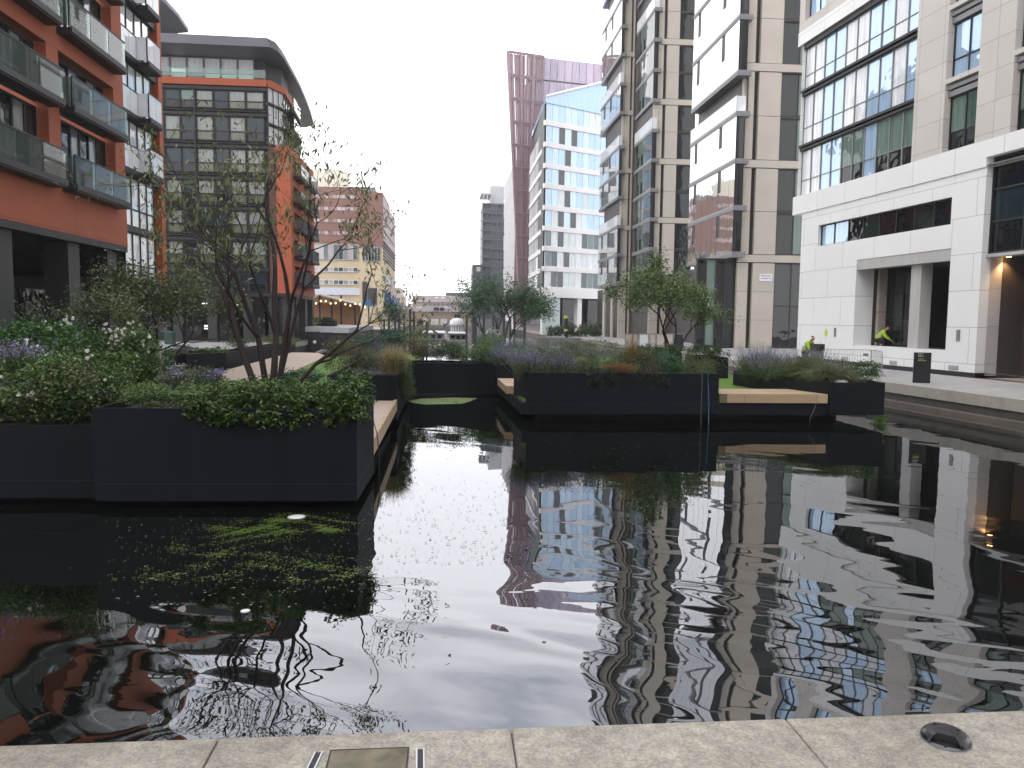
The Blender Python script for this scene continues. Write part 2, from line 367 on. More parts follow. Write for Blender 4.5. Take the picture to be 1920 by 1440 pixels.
for uc in (fL.u(25, 500), fL.u(152, 500), fL.u(215, 520) + .4, fL.u(25, 500) - 5.0):
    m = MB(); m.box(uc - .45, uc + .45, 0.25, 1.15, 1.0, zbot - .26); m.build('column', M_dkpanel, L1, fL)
for (a, b) in bays:
    for k in range(6):
        z = zC + st * k; top = z + st - (gap if k % 2 else 0.0)
        window(fL, L1, a + .05, b - .05, z + .12, top - .05, .38, cols=6, rows=1, fr=M_dark, gl=G_l1, fw=.09, hs=[z + .12, top - .05])
        balcony(fL, L1, a - .05, b + .08, z - .02, .5, BAL_green, h=1.05, panels=3)
# glazed end beyond the render
fG = Fac((-14.25, 35.6), R(90))
uE = 4.3
m = MB(); m.box(0, uE, .25, 8, 5.2, 25.5); m.build('core_wall', M_dkpanel, L1, fG)
zg = [fL.z(233, 250)]
zlev = [onX(297, y, -13.65)[1] for y in (343, 247, 143)]
sg = (zlev[2] - zlev[0]) / 2
lv = [zlev[0] + sg * k for k in range(-2, 5)]
for k, z in enumerate(lv):
    window(fG, L1, 0.1, uE - .6, z + .25, z + sg - .02, 0, cols=4, rows=2, fr=M_dark, gl=[G_painted_sky], fw=.06, hs=[z + .25, z + .25 + .8, z + sg - .02], name='window')
    m = MB(); m.box(0, uE, -.06, .24, z, z + .24); m.build('floor_band', M_dark, L1, fG)
    if k >= 2: (balcony(fG, L1, 1.75, 3.25, z + .02, .62, BAL_white, h=1.1, panels=2), balcony(fG, L1, .05, 1.7, z + .02, .12, BAL_white, h=1.05, panels=2))
m = MB(); m.box(uE + .005, uE + .5, -.12, 6, 4.8, 25.6); m.build('party_wall', M_orange2, L1, fG)

# ------------------------------------------------------------------ L2: dark glass block with sweeping roof
L2 = thing('apartment_building', 'dark glazed corner block with terracotta flank and a sweeping grey overhanging roof', 'building', (-18, 76, 1.0))
fF = Fac((-30.0, 71.0), 0.0)
Z = lambda y: onY(300, y, 71)[1]
zt = [Z(158), Z(207), Z(268), Z(328), Z(385), Z(443), Z(500)]      # floor lines, top down
ux = lambda px, py=300: fF.u(px, py)
uCor = ux(500); uOr = ux(517); uEnd = 16.0
m = MB(); m.box(0, uCor, .35, 12, Z(548), Z(150)); m.build('core_wall', M_dkpanel, L2, fF)
cols_px = [258, 292, 309, 340, 368, 402, 430, 462, 497]
for r in range(7):
    z1 = zt[r]; z0 = zt[r + 1] if r < 6 else Z(552)
    u = [ux(p) for p in cols_px]
    for i in range(len(u) - 1):
        blind = (i in (2, 4, 6, 7)) and r < 6 and (r * 7 + i * 5) % 6 != 0
        wide = i in (2, 6, 7)
        gl = G_l2 if not blind else G_blind
        if r == 0: gl = [G_l2, G_curt, G_l2, G_curt, G_blind, G_l2, G_blind, G_blind][i]
        window(fF, L2, u[i] + .02, u[i + 1] - .02, z0 + .35, z1 - .3, .1, cols=1, rows=2, fr=M_dark, gl=gl, fw=.08 if not blind else .11,
               hs=[z0 + .35, z0 + .35 + (z1 - z0) * .3, z1 - .3])
    m = MB(); m.box(0, uCor + .1, -.05, .34, z1 - .28, z1 - .02); m.box(0, uCor + .1, -.02, .34, z1 + .12, z1 + .2); m.build('floor_band', M_dark, L2, fF)
m = MB(); m.box(ux(366), ux(369), -.14, -.06, Z(548), Z(160)); m.build('downpipe', M_dark, L2, fF)
# top glazed storey under the roof
m = MB(); m.box(0, uCor - .4, 1.2, 2.1, Z(150), onY(420, 65, 68.4)[1] - .77); m.build('attic_wall', M_dkpanel, L2, fF)
for i in range(9):
    a = ux(475) - 1.45 * (i + 1)
    window(fF, L2, a, a + 1.42, Z(148), Z(98), .95, cols=1, rows=2, fr=M_grey, gl=[G_painted_sky, G_white], fw=.08, hs=[Z(148), Z(128), Z(98)])
p = MB(); p.box(0, uCor, .05, .07, Z(143) + .15, Z(124)); p.build('terrace_glass', BAL_green, L2, fF)
m = MB(); m.box(0, uCor + .1, -.12, .6, Z(156), Z(143)); m.build('terracotta_band', M_orange2, L2, fF)
# corner: chamfered glass and orange flank following the canal
zo_t, zo_b = onX(545, 275, -14.0)[1], Z(547)
Yend = onX(590, 520, -14.0)[0]
m = MB(); m.box(uCor + .11, uOr - .003, .08, 3, zo_b, zo_t - .1); m.build('corner_panel', plain('dark_red_panel', (.075, .028, .02), .6, .2, streak=True), L2, fF)
fK = Fac((-14.0, 71.0), R(90)); LK = Yend - 71
m = MB(); m.box(uOr, uEnd - .51, .0, 11, zo_b, zo_t); m.build('terracotta_wall', M_orange2, L2, fF)
kh = []
for j in range(5):
    z0 = zo_b + .9 + j * (zo_t - zo_b - 1.0) / 5
    for (a, b) in ((1.4, 4.6), (6.6, 10.2)): kh.append((a, b, z0, z0 + (zo_t - zo_b - 1.0) / 5 - .75, .8))
m = MB(); m.wall(0, LK, zo_b, zo_t, kh, 0, .5); m.build('terracotta_flank', M_orange2, L2, fK)
for (a, b, c, d, _) in kh:
    window(fK, L2, a, b, c, d, .55, cols=3, rows=1, fr=M_dark, gl=G_curt, fw=.08)
    balcony(fK, L2, a - .2, b + .2, c - .1, .75, BAL_green, h=1.0, panels=2)
zrf = onY(420, 65, 68.4)[1]
curve = [(-15.9, 71.05), (-15.0, 73.2), (-15.15, 77), (-15.8, 81), (-16.8, 85.5)]
hi = [zo_t + .05 + (Z(150) - zo_t) * k / 3 for k in range(4)]
for r in range(3):
    g_ = MB(); fr_ = MB(); bl = MB()
    for (a, b) in zip(curve, curve[1:]):
        n = 3
        for k in range(n):
            p0 = [a[0] + (b[0] - a[0]) * k / n, a[1] + (b[1] - a[1]) * k / n]; p1 = [a[0] + (b[0] - a[0]) * (k + 1) / n, a[1] + (b[1] - a[1]) * (k + 1) / n]
            z0, z1 = hi[r] + .2, hi[r + 1] - .12
            g_.quad((p0[0], p0[1], z0), (p1[0], p1[1], z0), (p1[0], p1[1], z1), (p0[0], p0[1], z1))
            fr_.tube([(p0[0] + .03, p0[1], z0), (p0[0] + .03, p0[1], z1)], .05, 4)
        fr_.tube([(a[0] + .02, a[1], hi[r] + .05), (b[0] + .02, b[1], hi[r] + .05)], .16, 6)
    gl_o = g_.build('corner_glazing', [G_painted_sky], L2); fr_.build('mullions', M_dark, gl_o)
    if r > 0:
        cb = [(x + 1.0, y) for (x, y) in curve[1:]]
        sl = MB(); pts = curve[1:] + cb[::-1]
        sl.prism(pts, hi[r] - .05, hi[r] + .15); so = sl.build('balcony', M_dark, L2)
        for (a, b) in zip(cb, cb[1:]): bl.prism([(a[0] - .04, a[1]), (b[0] - .04, b[1]), (b[0], b[1]), (a[0], a[1])], hi[r] + .2, hi[r] + 1.15)
        bl.build('glass_panel', BAL_white, so)
m = MB()
for (a, b) in zip(curve, curve[1:]): m.prism([(a[0] - .5, a[1]), (b[0] - .5, b[1]), (b[0] + .25, b[1]), (a[0] + .25, a[1])][::-1], Z(156), Z(143))
m.build('terracotta_band', M_orange2, L2)
m = MB(); m.prism([(-30, 73.2), (-16.8, 73.2), (-15.4, 74.6), (-15.5, 78), (-17.1, 85.4), (-30, 85.4)], zo_t + .02, zrf - .77); m.build('core_wall', M_dkpanel, L2)
zrf = onY(420, 65, 68.4)[1]; rp = [g(px, py, zrf) for px, py in ((505, 71), (521, 79), (534, 96), (548, 122), (563, 151), (575, 180), (583, 203), (588, 222))]
roof = [(-31, 68.4)] + rp + [(rp[-1][0] - 1.2, rp[-1][1] + 1.5), (-31, rp[-1][1] + 2)]
m = MB(); m.prism(roof, zrf - .75, zrf - .36); m.prism([(x - .2 if x > -30 else x, y) for x, y in roof], zrf - .355, zrf)
rz = 40.0; edge = [g(*p, rz)[:2] for p in ((285, -14), (312, 8), (336, 34), (354, 61))]
m.build('roof', plain('roof_zinc', (0.105, 0.105, 0.12), 0.5, 0.1, scale=.4), L2)
W2 = thing('rooftop_wing', 'curved grey roof wing with terracotta edge, high up between the two terracotta blocks', 'building', (edge[-1][0] - 4, edge[-1][1], 1))
m = MB(); m.prism([(edge[0][0] - 8, edge[0][1])] + edge + [(edge[-1][0] - 14, edge[-1][1] + 4)], rz, rz + .5); m.build('roof', MATS['roof_zinc'], W2)
WY = edge[-1][1] + 1.5; q0 = (onY(284, 50, WY)[0], WY); q1 = (onY(329, 50, WY)[0], WY)
m = MB(); m.box(q0[0] - 6, q1[0], q1[1], q1[1] + 8, 1.0, rz - .02); m.build('wall', M_dkpanel, W2); m = MB(); m.box(q0[0] - 6, q1[0] + .3, q1[1] - .3, q1[1] - .01, onY(300, 62, WY)[1], onY(300, 49, WY)[1]); m.build('terracotta_edge', M_orange2, W2)
m = MB(); m.box(q0[0] - 6, q1[0] + .2, q1[1] - .1, q1[1] - .05, onY(300, 48, WY)[1], onY(300, 30, WY)[1]); m.build('glass_rail', BAL_white, W2)
# dark undercroft with columns
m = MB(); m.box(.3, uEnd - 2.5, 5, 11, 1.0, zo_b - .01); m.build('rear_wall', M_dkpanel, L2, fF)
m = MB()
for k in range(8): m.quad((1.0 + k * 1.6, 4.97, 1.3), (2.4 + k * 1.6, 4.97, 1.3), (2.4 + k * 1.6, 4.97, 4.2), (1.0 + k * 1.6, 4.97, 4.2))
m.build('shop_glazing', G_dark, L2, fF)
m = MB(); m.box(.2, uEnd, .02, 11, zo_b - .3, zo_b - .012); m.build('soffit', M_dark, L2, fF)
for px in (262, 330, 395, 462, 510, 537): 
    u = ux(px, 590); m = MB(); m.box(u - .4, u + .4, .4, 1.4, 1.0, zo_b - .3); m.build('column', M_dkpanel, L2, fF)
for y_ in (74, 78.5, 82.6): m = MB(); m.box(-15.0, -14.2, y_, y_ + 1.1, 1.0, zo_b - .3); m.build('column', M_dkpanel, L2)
# ------------------------------------------------------------------ A: white stone building on the right
A_ang = math.atan2(31.07 - 45.13, 22.42 - 21.31)
fA = Fac((21.31, 45.13), A_ang)
A = thing('office_building', 'white stone clad block at right with blue and white glazed panels above a deep portico', 'building', (21.31, 45.13, 1.0))
zc0, zc1 = 9.85, 10.95
U1 = 30.0
slot = (fA.u(1534, 440), fA.u(1784, 390), 7.72, 8.92, .35)
por0 = fA.u(1603, 560); pd = fA.dep(por0, 1637, 560)
por = (por0, fA.u(1778, 560), 2.1, 6.65, pd)
ro_u = fA.u(1838, 520)
rz1 = 10.25; rz0 = 6.25
m = MB(); m.wall(-.3, ro_u + 7.5, 1.22, zc0, [slot, por, (ro_u, ro_u + 7.0, 1.22, zc0 + .1, .45)], 0, .5)
m.box(ro_u + 7.5, U1, 0, 1.0, 1.22, zc0)
m.quad((-.3, .5, 1.22), (-.3, .5, zc0), (-.3, 14, zc0), (-.3, 14, 1.22))
m.build('wall', M_white, A, fA)
m = MB(); m.box(-1.35, ro_u, -.06, .9, zc0 + .003, zc1); m.box(ro_u, U1, -.06, .9, rz1, zc1); m.build('parapet_band', M_white, A, fA)
m = MB(); m.box(-.28, ro_u, .03, .4, 1.0, 1.215); m.build('plinth', M_dark, A, fA)
window(fA, A, slot[0], slot[1], slot[2], slot[3], .18, cols=8, rows=1, fr=M_dark, gl=[G_dark, G_l2, G_dark, G_blue], fw=.05, pick=lambda i, j: 3 if i < 2 else i % 3)
# portico
m = MB(); m.box(por[0] + .005, por[1] - .005, .03, .5, 6.12, 6.645); m.build('lintel', M_revealgrey, A, fA)
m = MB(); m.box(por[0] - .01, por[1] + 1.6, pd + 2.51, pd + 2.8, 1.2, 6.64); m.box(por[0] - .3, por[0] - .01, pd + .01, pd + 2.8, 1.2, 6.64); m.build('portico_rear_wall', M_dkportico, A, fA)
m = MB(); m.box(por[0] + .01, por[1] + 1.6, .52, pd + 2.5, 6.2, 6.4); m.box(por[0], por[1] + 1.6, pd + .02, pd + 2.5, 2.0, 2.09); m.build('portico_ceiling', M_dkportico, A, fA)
m = MB(); m.box(por0 + .01, fA.u(1648, 560, pd + .2), pd + .2, pd + .8, 2.1, 6.2); m.build('pilaster', M_tan, A, fA)
window(fA, A, fA.u(1649, 560, pd + .6), fA.u(1716, 560, pd + .6), 2.12, 6.2, pd + .6, cols=3, rows=3, fr=M_dark, gl=[G_dark, G_l2], fw=.06)
m = MB(); c0, c1 = fA.u(1706, 560, .3), fA.u(1725, 560, .3); m.box(c0, c1, .3, .3 + min(2.2, fA.dep(c1, 1746, 560) - .3) if fA.dep(c1, 1746, 560) > .4 else 1.2, 2.08, 6.2); m.build('column', M_revealgrey, A, fA)
m = MB(); m.box(c1 + .3, por[1] + 1.5, pd + 1.0, pd + 1.2, 2.09, 6.19); m.build('door', M_dark, A, fA)
# right-hand opening: dark glazed box above, dark passage below
window(fA, A, ro_u + .06, ro_u + 7.0, rz0, rz1 - .02, .25, cols=4, rows=3, fr=M_dark, gl=[G_dark, G_l2], fw=.07, dep=.15)
m = MB(); m.box(ro_u - .02, ro_u + 7, .2, .75, rz0 - .14, rz0 - .005); m.build('glazing_sill', M_lgrey, A, fA)
jd = fA.dep(ro_u, 1876, 560)
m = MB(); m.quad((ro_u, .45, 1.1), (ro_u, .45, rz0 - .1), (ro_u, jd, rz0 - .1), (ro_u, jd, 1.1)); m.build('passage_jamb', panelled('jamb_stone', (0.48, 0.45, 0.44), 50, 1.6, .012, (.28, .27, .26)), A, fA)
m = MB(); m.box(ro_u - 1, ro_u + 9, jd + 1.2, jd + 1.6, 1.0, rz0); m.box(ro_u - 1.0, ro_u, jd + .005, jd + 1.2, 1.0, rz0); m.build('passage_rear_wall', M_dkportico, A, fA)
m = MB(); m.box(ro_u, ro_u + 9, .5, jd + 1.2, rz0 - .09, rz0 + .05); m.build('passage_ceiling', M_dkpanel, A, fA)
GLOW = emit('warm_lamp', (1.0, 0.55, 0.2), 14)
for (du, dd) in ((.22, 1.1), (1.6, 2.6)):
    m = MB(); x, y, z = fA.w(ro_u + du, dd, rz0 - .1)
    m.lathe((x - A.location.x + 0, y - A.location.y, z - 1.0), [(0.001, -.02), (.09, -.02), (.11, 0), (.11, .03)], 12)
    dl = m.build('downlight', GLOW, None); dl.parent = A
    ld = bpy.data.lights.new('downlight_lamp', 'SPOT'); ld.energy = 170; ld.color = (1, .55, .22); ld.spot_size = R(110); ld.spot_blend = .8; ld.shadow_soft_size = .06
    lo = bpy.data.objects.new('downlight_lamp', ld); COL.objects.link(lo); lo.parent = A; lo.location = (x - A.location.x, y - A.location.y, z - 1.06)
# upper floors
zr = [zc1, 14.0, 17.25, 20.0]
ua, ub = -1.0, fA.u(1716, 150)
pats = [(1, 1, 0, 0, 2, 2, 0, 2, 2, 2), (1, 1, 0, 0, 1, 1, 0, 0, 1, 0), (1, 1, 0, 0, 1, 1, 0, 0, 1, 0)]
nc = 10
for r in range(3):
    z0, z1 = zr[r] + .02, zr[r + 1] - .35
    w_ = (ub - ua) / nc
    for i in range(nc):
        gl = [G_blue, G_white, G_curt][pats[r][i]]
        window(fA, A, ua + i * w_, ua + (i + 1) * w_, z0, z1, .22, cols=1, rows=2, fr=M_grey, gl=gl, fw=.035, hs=[z0, z0 + (z1 - z0) * .34, z1])
    m = MB()
    if r < 2: m.box(ua - .1, ub, .08, .5, z1 + .01, z1 + .13); m.box(ua - .1, ub, .0, .5, z1 + .21, z1 + .34)
    else: m.box(ua - .1, ub, .08, .5, z1 + .01, z1 + .3)
    m.build('floor_band', M_dark, A, fA)
m = MB(); m.box(ua, ub + .1, .35, 10, zc1, 20.0); m.build('core_wall', M_dkpanel, A, fA)
m = MB(); m.quad((ua, .0, zc1), (ua, .0, 20.4), (ua, 14, 20.4), (ua, 14, zc1)); m.build('end_wall', M_white, A, fA)
m = MB(); m.box(-1.5, ub - .01, -.04, .6, 19.95, 20.75); m.build('upper_band', M_white, A, fA)
# beige stone piers and window column
p1 = (fA.u(1770, 200), fA.u(1831, 200)); p2 = fA.u(1896, 200)
wl = []
for k in range(8):
    z0 = zc1 + .05 + k * 3.2; wl.append((z0, z0 + 2.45))
hol = []
for (a, b) in wl:
    hol += [(p1[0], p1[1], a, b + .55, .5), (p2, p2 + 2.2, a, b + .55, .5), (p2 + 4.6, p2 + 7, a, b + .55, .5)]
m = MB(); m.wall(ub, U1, zc1, 36, hol, 0, .5); m.build('stone_pier', M_beige, A, fA)
h2 = []
for k in range(3):
    z0 = 21.3 + k * 3.4
    for a in (.6, 4.2, 7.2): h2.append((a - 1.5, a + .7, z0, z0 + 2.6, .4))
m = MB(); m.wall(-1.5, ub, 20.76, 36, h2, 0, .5); m.build('upper_wall', M_beige, A, fA)
for h in h2: window(fA, A, h[0], h[1], h[2], h[3], .3, cols=2, rows=2, fr=M_dark, gl=[G_blue], fw=.06)
for h in hol:
    a, b, c, d, _ = h
    low = c < 12
    window(fA, A, a + .03, b - .03, c, d - .58, .3, cols=2, rows=2, fr=M_dark, gl=[G_curt if low else G_blue], fw=.06, hs=[c, c + .85, d - .58])
    m = MB(); m.box(a, b, .18, .55, d - .57, d - .34); m.box(a, b, .12, .55, d - .26, d - .1); m.build('spandrel', M_grey, A, fA)
m = MB(); m.box(-1.3, U1, .6, 14, 30, 35.9); m.build('roof_block', M_beige, A, fA)
# little fittings
for (px, py, hh, ww, nm, mt) in ((1566, 623, .5, .18, 'intercom', M_grey), (1797, 629, .5, .2, 'intercom', M_grey), (1675, 680, .2, .55, 'air_brick', M_lgrey), (1788, 689, .2, .6, 'air_brick', M_lgrey), (1585, 672, .2, .5, 'air_brick', M_lgrey)):
    u, z = fA.P(px, py); m = MB(); m.box(u - ww / 2, u + ww / 2, -.03, -.002, z - hh / 2, z + hh / 2)
    if nm == 'air_brick':
        for q in range(3): m.box(u - ww / 2 + .03, u + ww / 2 - .03, -.045, -.031, z - hh / 2 + .03 + q * .055, z - hh / 2 + .05 + q * .055)
    else: m.box(u - ww / 2 + .02, u + ww / 2 - .02, -.05, -.031, z + .02, z + hh / 2 - .03)
    m.build(nm, mt, A, fA)
M_lime = plain('lime_plastic', (0.55, 0.62, 0.06), .5, .1)
u, z = fA.P(1549, 624); m = MB()
m.poly([(u + .17 * math.sin(t) * (1 if math.cos(t) < .3 else .75), -.012, z + .22 * math.cos(t)) for t in [2 * math.pi * k / 20 for k in range(20)]][::-1]); m.build('leaf_emblem', M_lime, A, fA)

# ------------------------------------------------------------------ B: buff stone tower with projecting glass bays
B = thing('apartment_tower', 'buff stone tower with dark slots and projecting glass bays, behind the white stone block', 'building', (24.5, 65, 1.0))
fB = Fac((24.0, 65.0), 0.0)
zb = [onY(1440, y, 65)[1] for y in (485, 305, 126)]; dfl = (zb[2] - zb[0]) / 2
beams = [zb[0] + dfl * k for k in range(7)]
def stone_step(fac, x_a, x_s0, x_s1, x_b, x_end, zbase, beams, bh, glass_w, depth, mid=True, curt=None):
    """camera-facing step: two stone piers with a dark slot between, glazing on the right, stone beams every second floor"""
    zs_ = [zbase] + beams + [beams[-1] + (beams[-1] - beams[-2])]
    top = zs_[-1]
    for k in range(len(zs_) - 1):
        z0 = zs_[k] + (bh / 2 + .06 if k else 0); z1 = zs_[k + 1] - bh / 2 - .06
        m = MB()
        for (a, b) in ((x_a, x_s0), (x_s1, x_b)):
            if mid and k: zm = (z0 + z1) / 2; m.box(a, b, .1, .6, z0, zm - .02); m.box(a, b, .1, .6, zm + .02, z1)
            elif mid: 
                for q in range(3): m.box(a, b, .1, .6, z0 + (z1 - z0) * q / 3 + .012, z0 + (z1 - z0) * (q + 1) / 3 - .012)
            else: m.box(a, b, .1, .6, z0, z1)
        m.build('stone_pier', M_buff, B, fac)
        if k: m = MB(); m.box(x_a, x_end, .04, .6, zs_[k] - bh / 2, zs_[k] + bh / 2); m.build('stone_beam', M_buff, B, fac)
        if k:
            zm = (z0 + z1) / 2
            for (a, b) in ((z0, zm - .12), (zm + .12, z1)):
                window(fac, B, x_b + .05, x_end, a, b, .3, cols=glass_w, rows=1, fr=M_brown, gl=curt or G_curt, fw=.08)
            m = MB(); m.box(x_b, x_end, .22, .5, zm - .119, zm + .119); m.build('spandrel', M_brown, B, fac)
        else: window(fac, B, x_b + .05, x_end, z0, z1, .3, cols=glass_w, rows=2, fr=M_brown, gl=G_dark, fw=.09)
    m = MB(); m.box(x_a - .0, x_end, .45, depth, zbase, top); m.build('core_wall', M_brown, B, fac)
    return top
M_buff = plain('buff_panel', (0.46, 0.415, 0.355), 0.75, 0.05, scale=.5, bump=.15, bscale=3)
X = lambda px: fB.u(px, 400)
topB = stone_step(fB, X(1387), X(1407), X(1416), X(1457), X(1457) + 3.2, 1.0, beams, .62, 2, 12)
def bay(Xf, Yn, Yf, zlist, endw, ncol, glm, zsoff, name='glass_bay'):
    """projecting glazed bay on the canal side. zlist: (z0, z1, kind) bottom up; kind 'g' glazed storey, 'o' open balcony"""
    fb = Fac((Xf, Yf), R(-90)); Lb = Yf - Yn                 # local x runs towards the camera, inwards = +X
    for (z0, z1, kind) in zlist:
        m = MB(); m.box(-.03, Lb + .03, -.03, endw + .4, z0, z0 + .15); m.box(-.03, Lb + .05, -.07, endw + .4, z0 + .155, z0 + .23); m.box(-.03, Lb + .03, -.03, endw + .4, z0 + .235, z0 + .42)
        m.build('floor_band', M_grey, B, fb)
        if kind == 'g':
            w_ = Lb / ncol; dk = {1, ncol - 3}
            for i in range(ncol):
                op = i in dk
                if op:
                    zt_ = z0 + .42 + (z1 - z0 - .42) * .45
                    window(fb, B, i * w_ + .02, (i + .55) * w_, zt_, z1, .22, fr=M_dark, gl=G_dark, cols=1, fw=.05, name='open_window')
                    p = MB(); p.quad((i * w_, 0.03, z0 + .42), ((i + .55) * w_, 0.03, z0 + .42), ((i + .55) * w_, 0.03, zt_), (i * w_, 0.03, zt_)); p.quad(((i + .55) * w_ + .02, .03, z0 + .42), ((i + 1) * w_, .03, z0 + .42), ((i + 1) * w_, .03, z1), ((i + .55) * w_ + .02, .03, z1))
                    p.build('glass_panel', glm, B, fb)
                else:
                    p = MB(); p.quad((i * w_ + .02, 0.02, z0 + .42), ((i + 1) * w_ - .02, 0.02, z0 + .42), ((i + 1) * w_ - .02, 0.02, z1), (i * w_ + .02, .02, z1)); p.build('glass_panel', glm, B, fb)
            m = MB(); m.box(0, Lb, .05, .3, z0 + .4, z1); m.build('bay_lining', M_dark, B, fb)
            fe = Fac((Xf, Yn), 0.0)
            window(fe, B, .03, endw, z0 + .42, z1, 0.0, cols=1, rows=1, fr=M_brown, gl=G_curt, fw=.06, name='end_window')
        else:
            p = MB(); p.box(0, Lb, -.02, .0, z0 + .42, z0 + 1.65); p.box(Lb - .02, Lb, .03, endw, z0 + .42, z0 + 1.65); p.build('balustrade', BAL_white, B, fb)
            m = MB(); m.box(-.02, Lb, -.03, .02, z0 + 1.65, z0 + 1.7); m.build('handrail', M_lgrey, B, fb)
            window(fb, B, .5, Lb - .5, z0 + .45, z1, endw + .3, cols=4, fr=M_brown, gl=G_dark, fw=.08)
            m = MB(); m.box(-.05, Lb, -.02, endw + .4, z1 + .002, z1 + .12); m.build('balcony_ceiling', M_soffit, B, fb)
        if kind == 's': pass
    m = MB(); m.box(0, Lb, -.0, endw + .3, zsoff - .06, zsoff); m.build('bay_soffit', M_soffit, B, fb)
    return fb
Xb1, Yn1 = 24.1, 64.4; Yf1 = onX(1290, 440, Xb1)[0]
ff = [onY(1371, y, Yn1)[1] for y in (481, 396, 305, 217, 140, 127, 35)]
st1 = (ff[3] - ff[0]) / 3
zl1 = [(ff[0] + st1 * k, ff[0] + st1 * (k + 1), 'g') for k in range(3)] + [(ff[3], ff[4], 'o')] + [(ff[4] + (ff[6] - ff[4]) * k, ff[4] + (ff[6] - ff[4]) * (k + 1), 'g') for k in range(3)]
zt1 = zl1[-1][1]; zl1 += [(zt1, zt1 + 3.6, 'o')] + [(zt1 + 3.6 + st1 * k, zt1 + 3.6 + st1 * (k + 1), 'g') for k in range(3)]
bay(Xb1, Yn1, Yf1, zl1, X(1387) - (Xb1 - 24.0) - .02, 9, G_bay, ff[0])
# lobby under the bay
fb1 = Fac((Xb1 + 1.25, Yf1 - .3), R(-90)); eL = Yf1 - .3 - 65.7
window(fb1, B, .4, eL, 1.15, ff[0] - .2, .3, cols=5, rows=1, fr=M_brown, gl=[G_curt, G_dark, G_bay], fw=.1, name='lobby_glazing')
m = MB(); m.box(-14, eL, .5, 1.5, 1.0, ff[0] - .07); m.build('lobby_wall', M_brown, B, fb1)
window(fB, B, X(1313), X(1386), 1.12, ff[0] - .12, .5, cols=4, rows=1, fr=M_brown, gl=[G_curt, G_dark, G_bay], fw=.12, name='lobby_glazing', pick=lambda i, j: (1, 0, 1, 1)[i])
m = MB(); m.box(X(1313), X(1386), .62, .8, 1.0, ff[0] - .07); m.build('lobby_wall', M_brown, B, fB)
m = MB(); m.box(Xb1 + .05, Xb1 + 1.15, Yn1 + 5.5, Yn1 + 6.6, 1.0, ff[0] - .07); m.box(Xb1 + .1, Xb1 + .6, Yn1 + 3.0, Yn1 + 3.5, 1.0, ff[0] - .07); m.build('column', M_buff, B)
# second and third steps
Y2 = 90.0; f2 = Fac((24.0, Y2), 0.0); X2 = lambda px: f2.u(px, 400)
z2 = [onY(1250, y, Y2)[1] for y in (522, 413)]; d2 = z2[1] - z2[0]; beams2 = [z2[0] + d2 * k for k in range(9)]
stone_step(f2, X2(1221), X2(1237.5), X2(1243.5), X2(1266), X2(1300), 1.0, beams2, .62, 1, 14)
Xb2 = f2.w(X2(1217), 0, 0)[0]; Yf2 = onX(1187, 400, Xb2)[0]
s2 = d2 / 2; zz = [z2[0] + s2 * k - .2 for k in range(17)]
zl2 = [(zz[k], zz[k + 1], 'o' if k in (5, 9, 13) else 'g') for k in range(0, 16)]
bay(Xb2, Y2 - .4, Yf2, zl2, X2(1221) - X2(1217) + .3, 5, G_curt, zz[0])
m = MB(); m.box(Xb2 + .8, Xb2 + 1.8, Y2 + .8, Yf2 + 8, 1.0, zz[0] - .07); m.build('lobby_wall', M_brown, B)
Y3 = 100.0; f3 = Fac((22.0, Y3), 0.0); X3 = lambda px: f3.u(px, 400)
z3 = [onY(1175, y, Y3)[1] for y in (533, 427)]; d3 = z3[1] - z3[0]; beams3 = [z3[0] + d3 * k for k in range(9)]
stone_step(f3, X3(1163), X3(1177), X3(1181), X3(1188), X3(1189), 1.0, beams3, .6, 1, 10)
Xb3 = f3.w(X3(1157), 0, 0)[0]; Yf3 = onX(1122, 450, Xb3)[0]
zq = [onY(1158, y, Y3 - .4)[1] for y in (534, 481, 428, 373, 325, 278, 214, 160, 105, 52, -2)]
kd = ['g', 'g', 'o', 'g', 'g', 'o', 'g', 'o', 'g', 'g']
zl3 = [(a, b, k) for a, b, k in zip(zq, zq[1:], kd)] + [(zq[-1] + 3.7 * k, zq[-1] + 3.7 * (k + 1), 'o' if k % 3 == 0 else 'g') for k in range(4)]
bay(Xb3, Y3 - .4, Yf3, zl3, X3(1163) - X3(1157) - .02, 6, G_bay, zq[0])
m = MB(); m.box(Xb3 + 1.6, Xb3 + 2.6, Y3 + .7, Yf3 + 8, 1.0, zq[0]); m.build('lobby_wall', M_brown, B)
m = MB(); m.box(Xb3 + .2, Xb3 + 1.1, Y3 + 8, Y3 + 9.2, 1.0, zq[0] - .07); m.box(Xb3 + .2, Xb3 + .9, Y3 + 3, Y3 + 3.8, 1.0, zq[0] - .07); m.build('column', M_buff, B)
# street name plate
sx, sz = fB.P(1436.5, 520); SG = thing('street_sign', 'white street name plate with dark lettering on the buff stone pier', 'sign', (24 + sx, 65, sz))
m = MB(); m.box(-.56, .56, .06, .095, -.3, .3); m.box(-.58, .58, .05, .097, -.32, -.3); m.build('plate', plain('sign_white', (.72, .72, .74), .4, .03), SG)
SG.children[0].location = (0, 0, 0)
def text(name, s, size, loc, rot, mat, parent, ext=.004, align='LEFT'):
    c = bpy.data.curves.new(name, 'FONT'); c.body = s; c.size = size; c.extrude = ext; c.align_x = align
    t = bpy.data.objects.new(name, c); COL.objects.link(t); dg = bpy.context.evaluated_depsgraph_get()
    me = bpy.data.meshes.new_from_object(t.evaluated_get(dg)); bpy.data.objects.remove(t)
    me.materials.clear(); me.materials.append(mat); o = bpy.data.objects.new(name, me); COL.objects.link(o); o.parent = parent; o.location = loc; o.rotation_euler = rot
    return o
M_ink = plain('sign_ink', (.07, .07, .12), .5, .05); M_inkred = plain('sign_red', (.25, .06, .12), .5, .05)
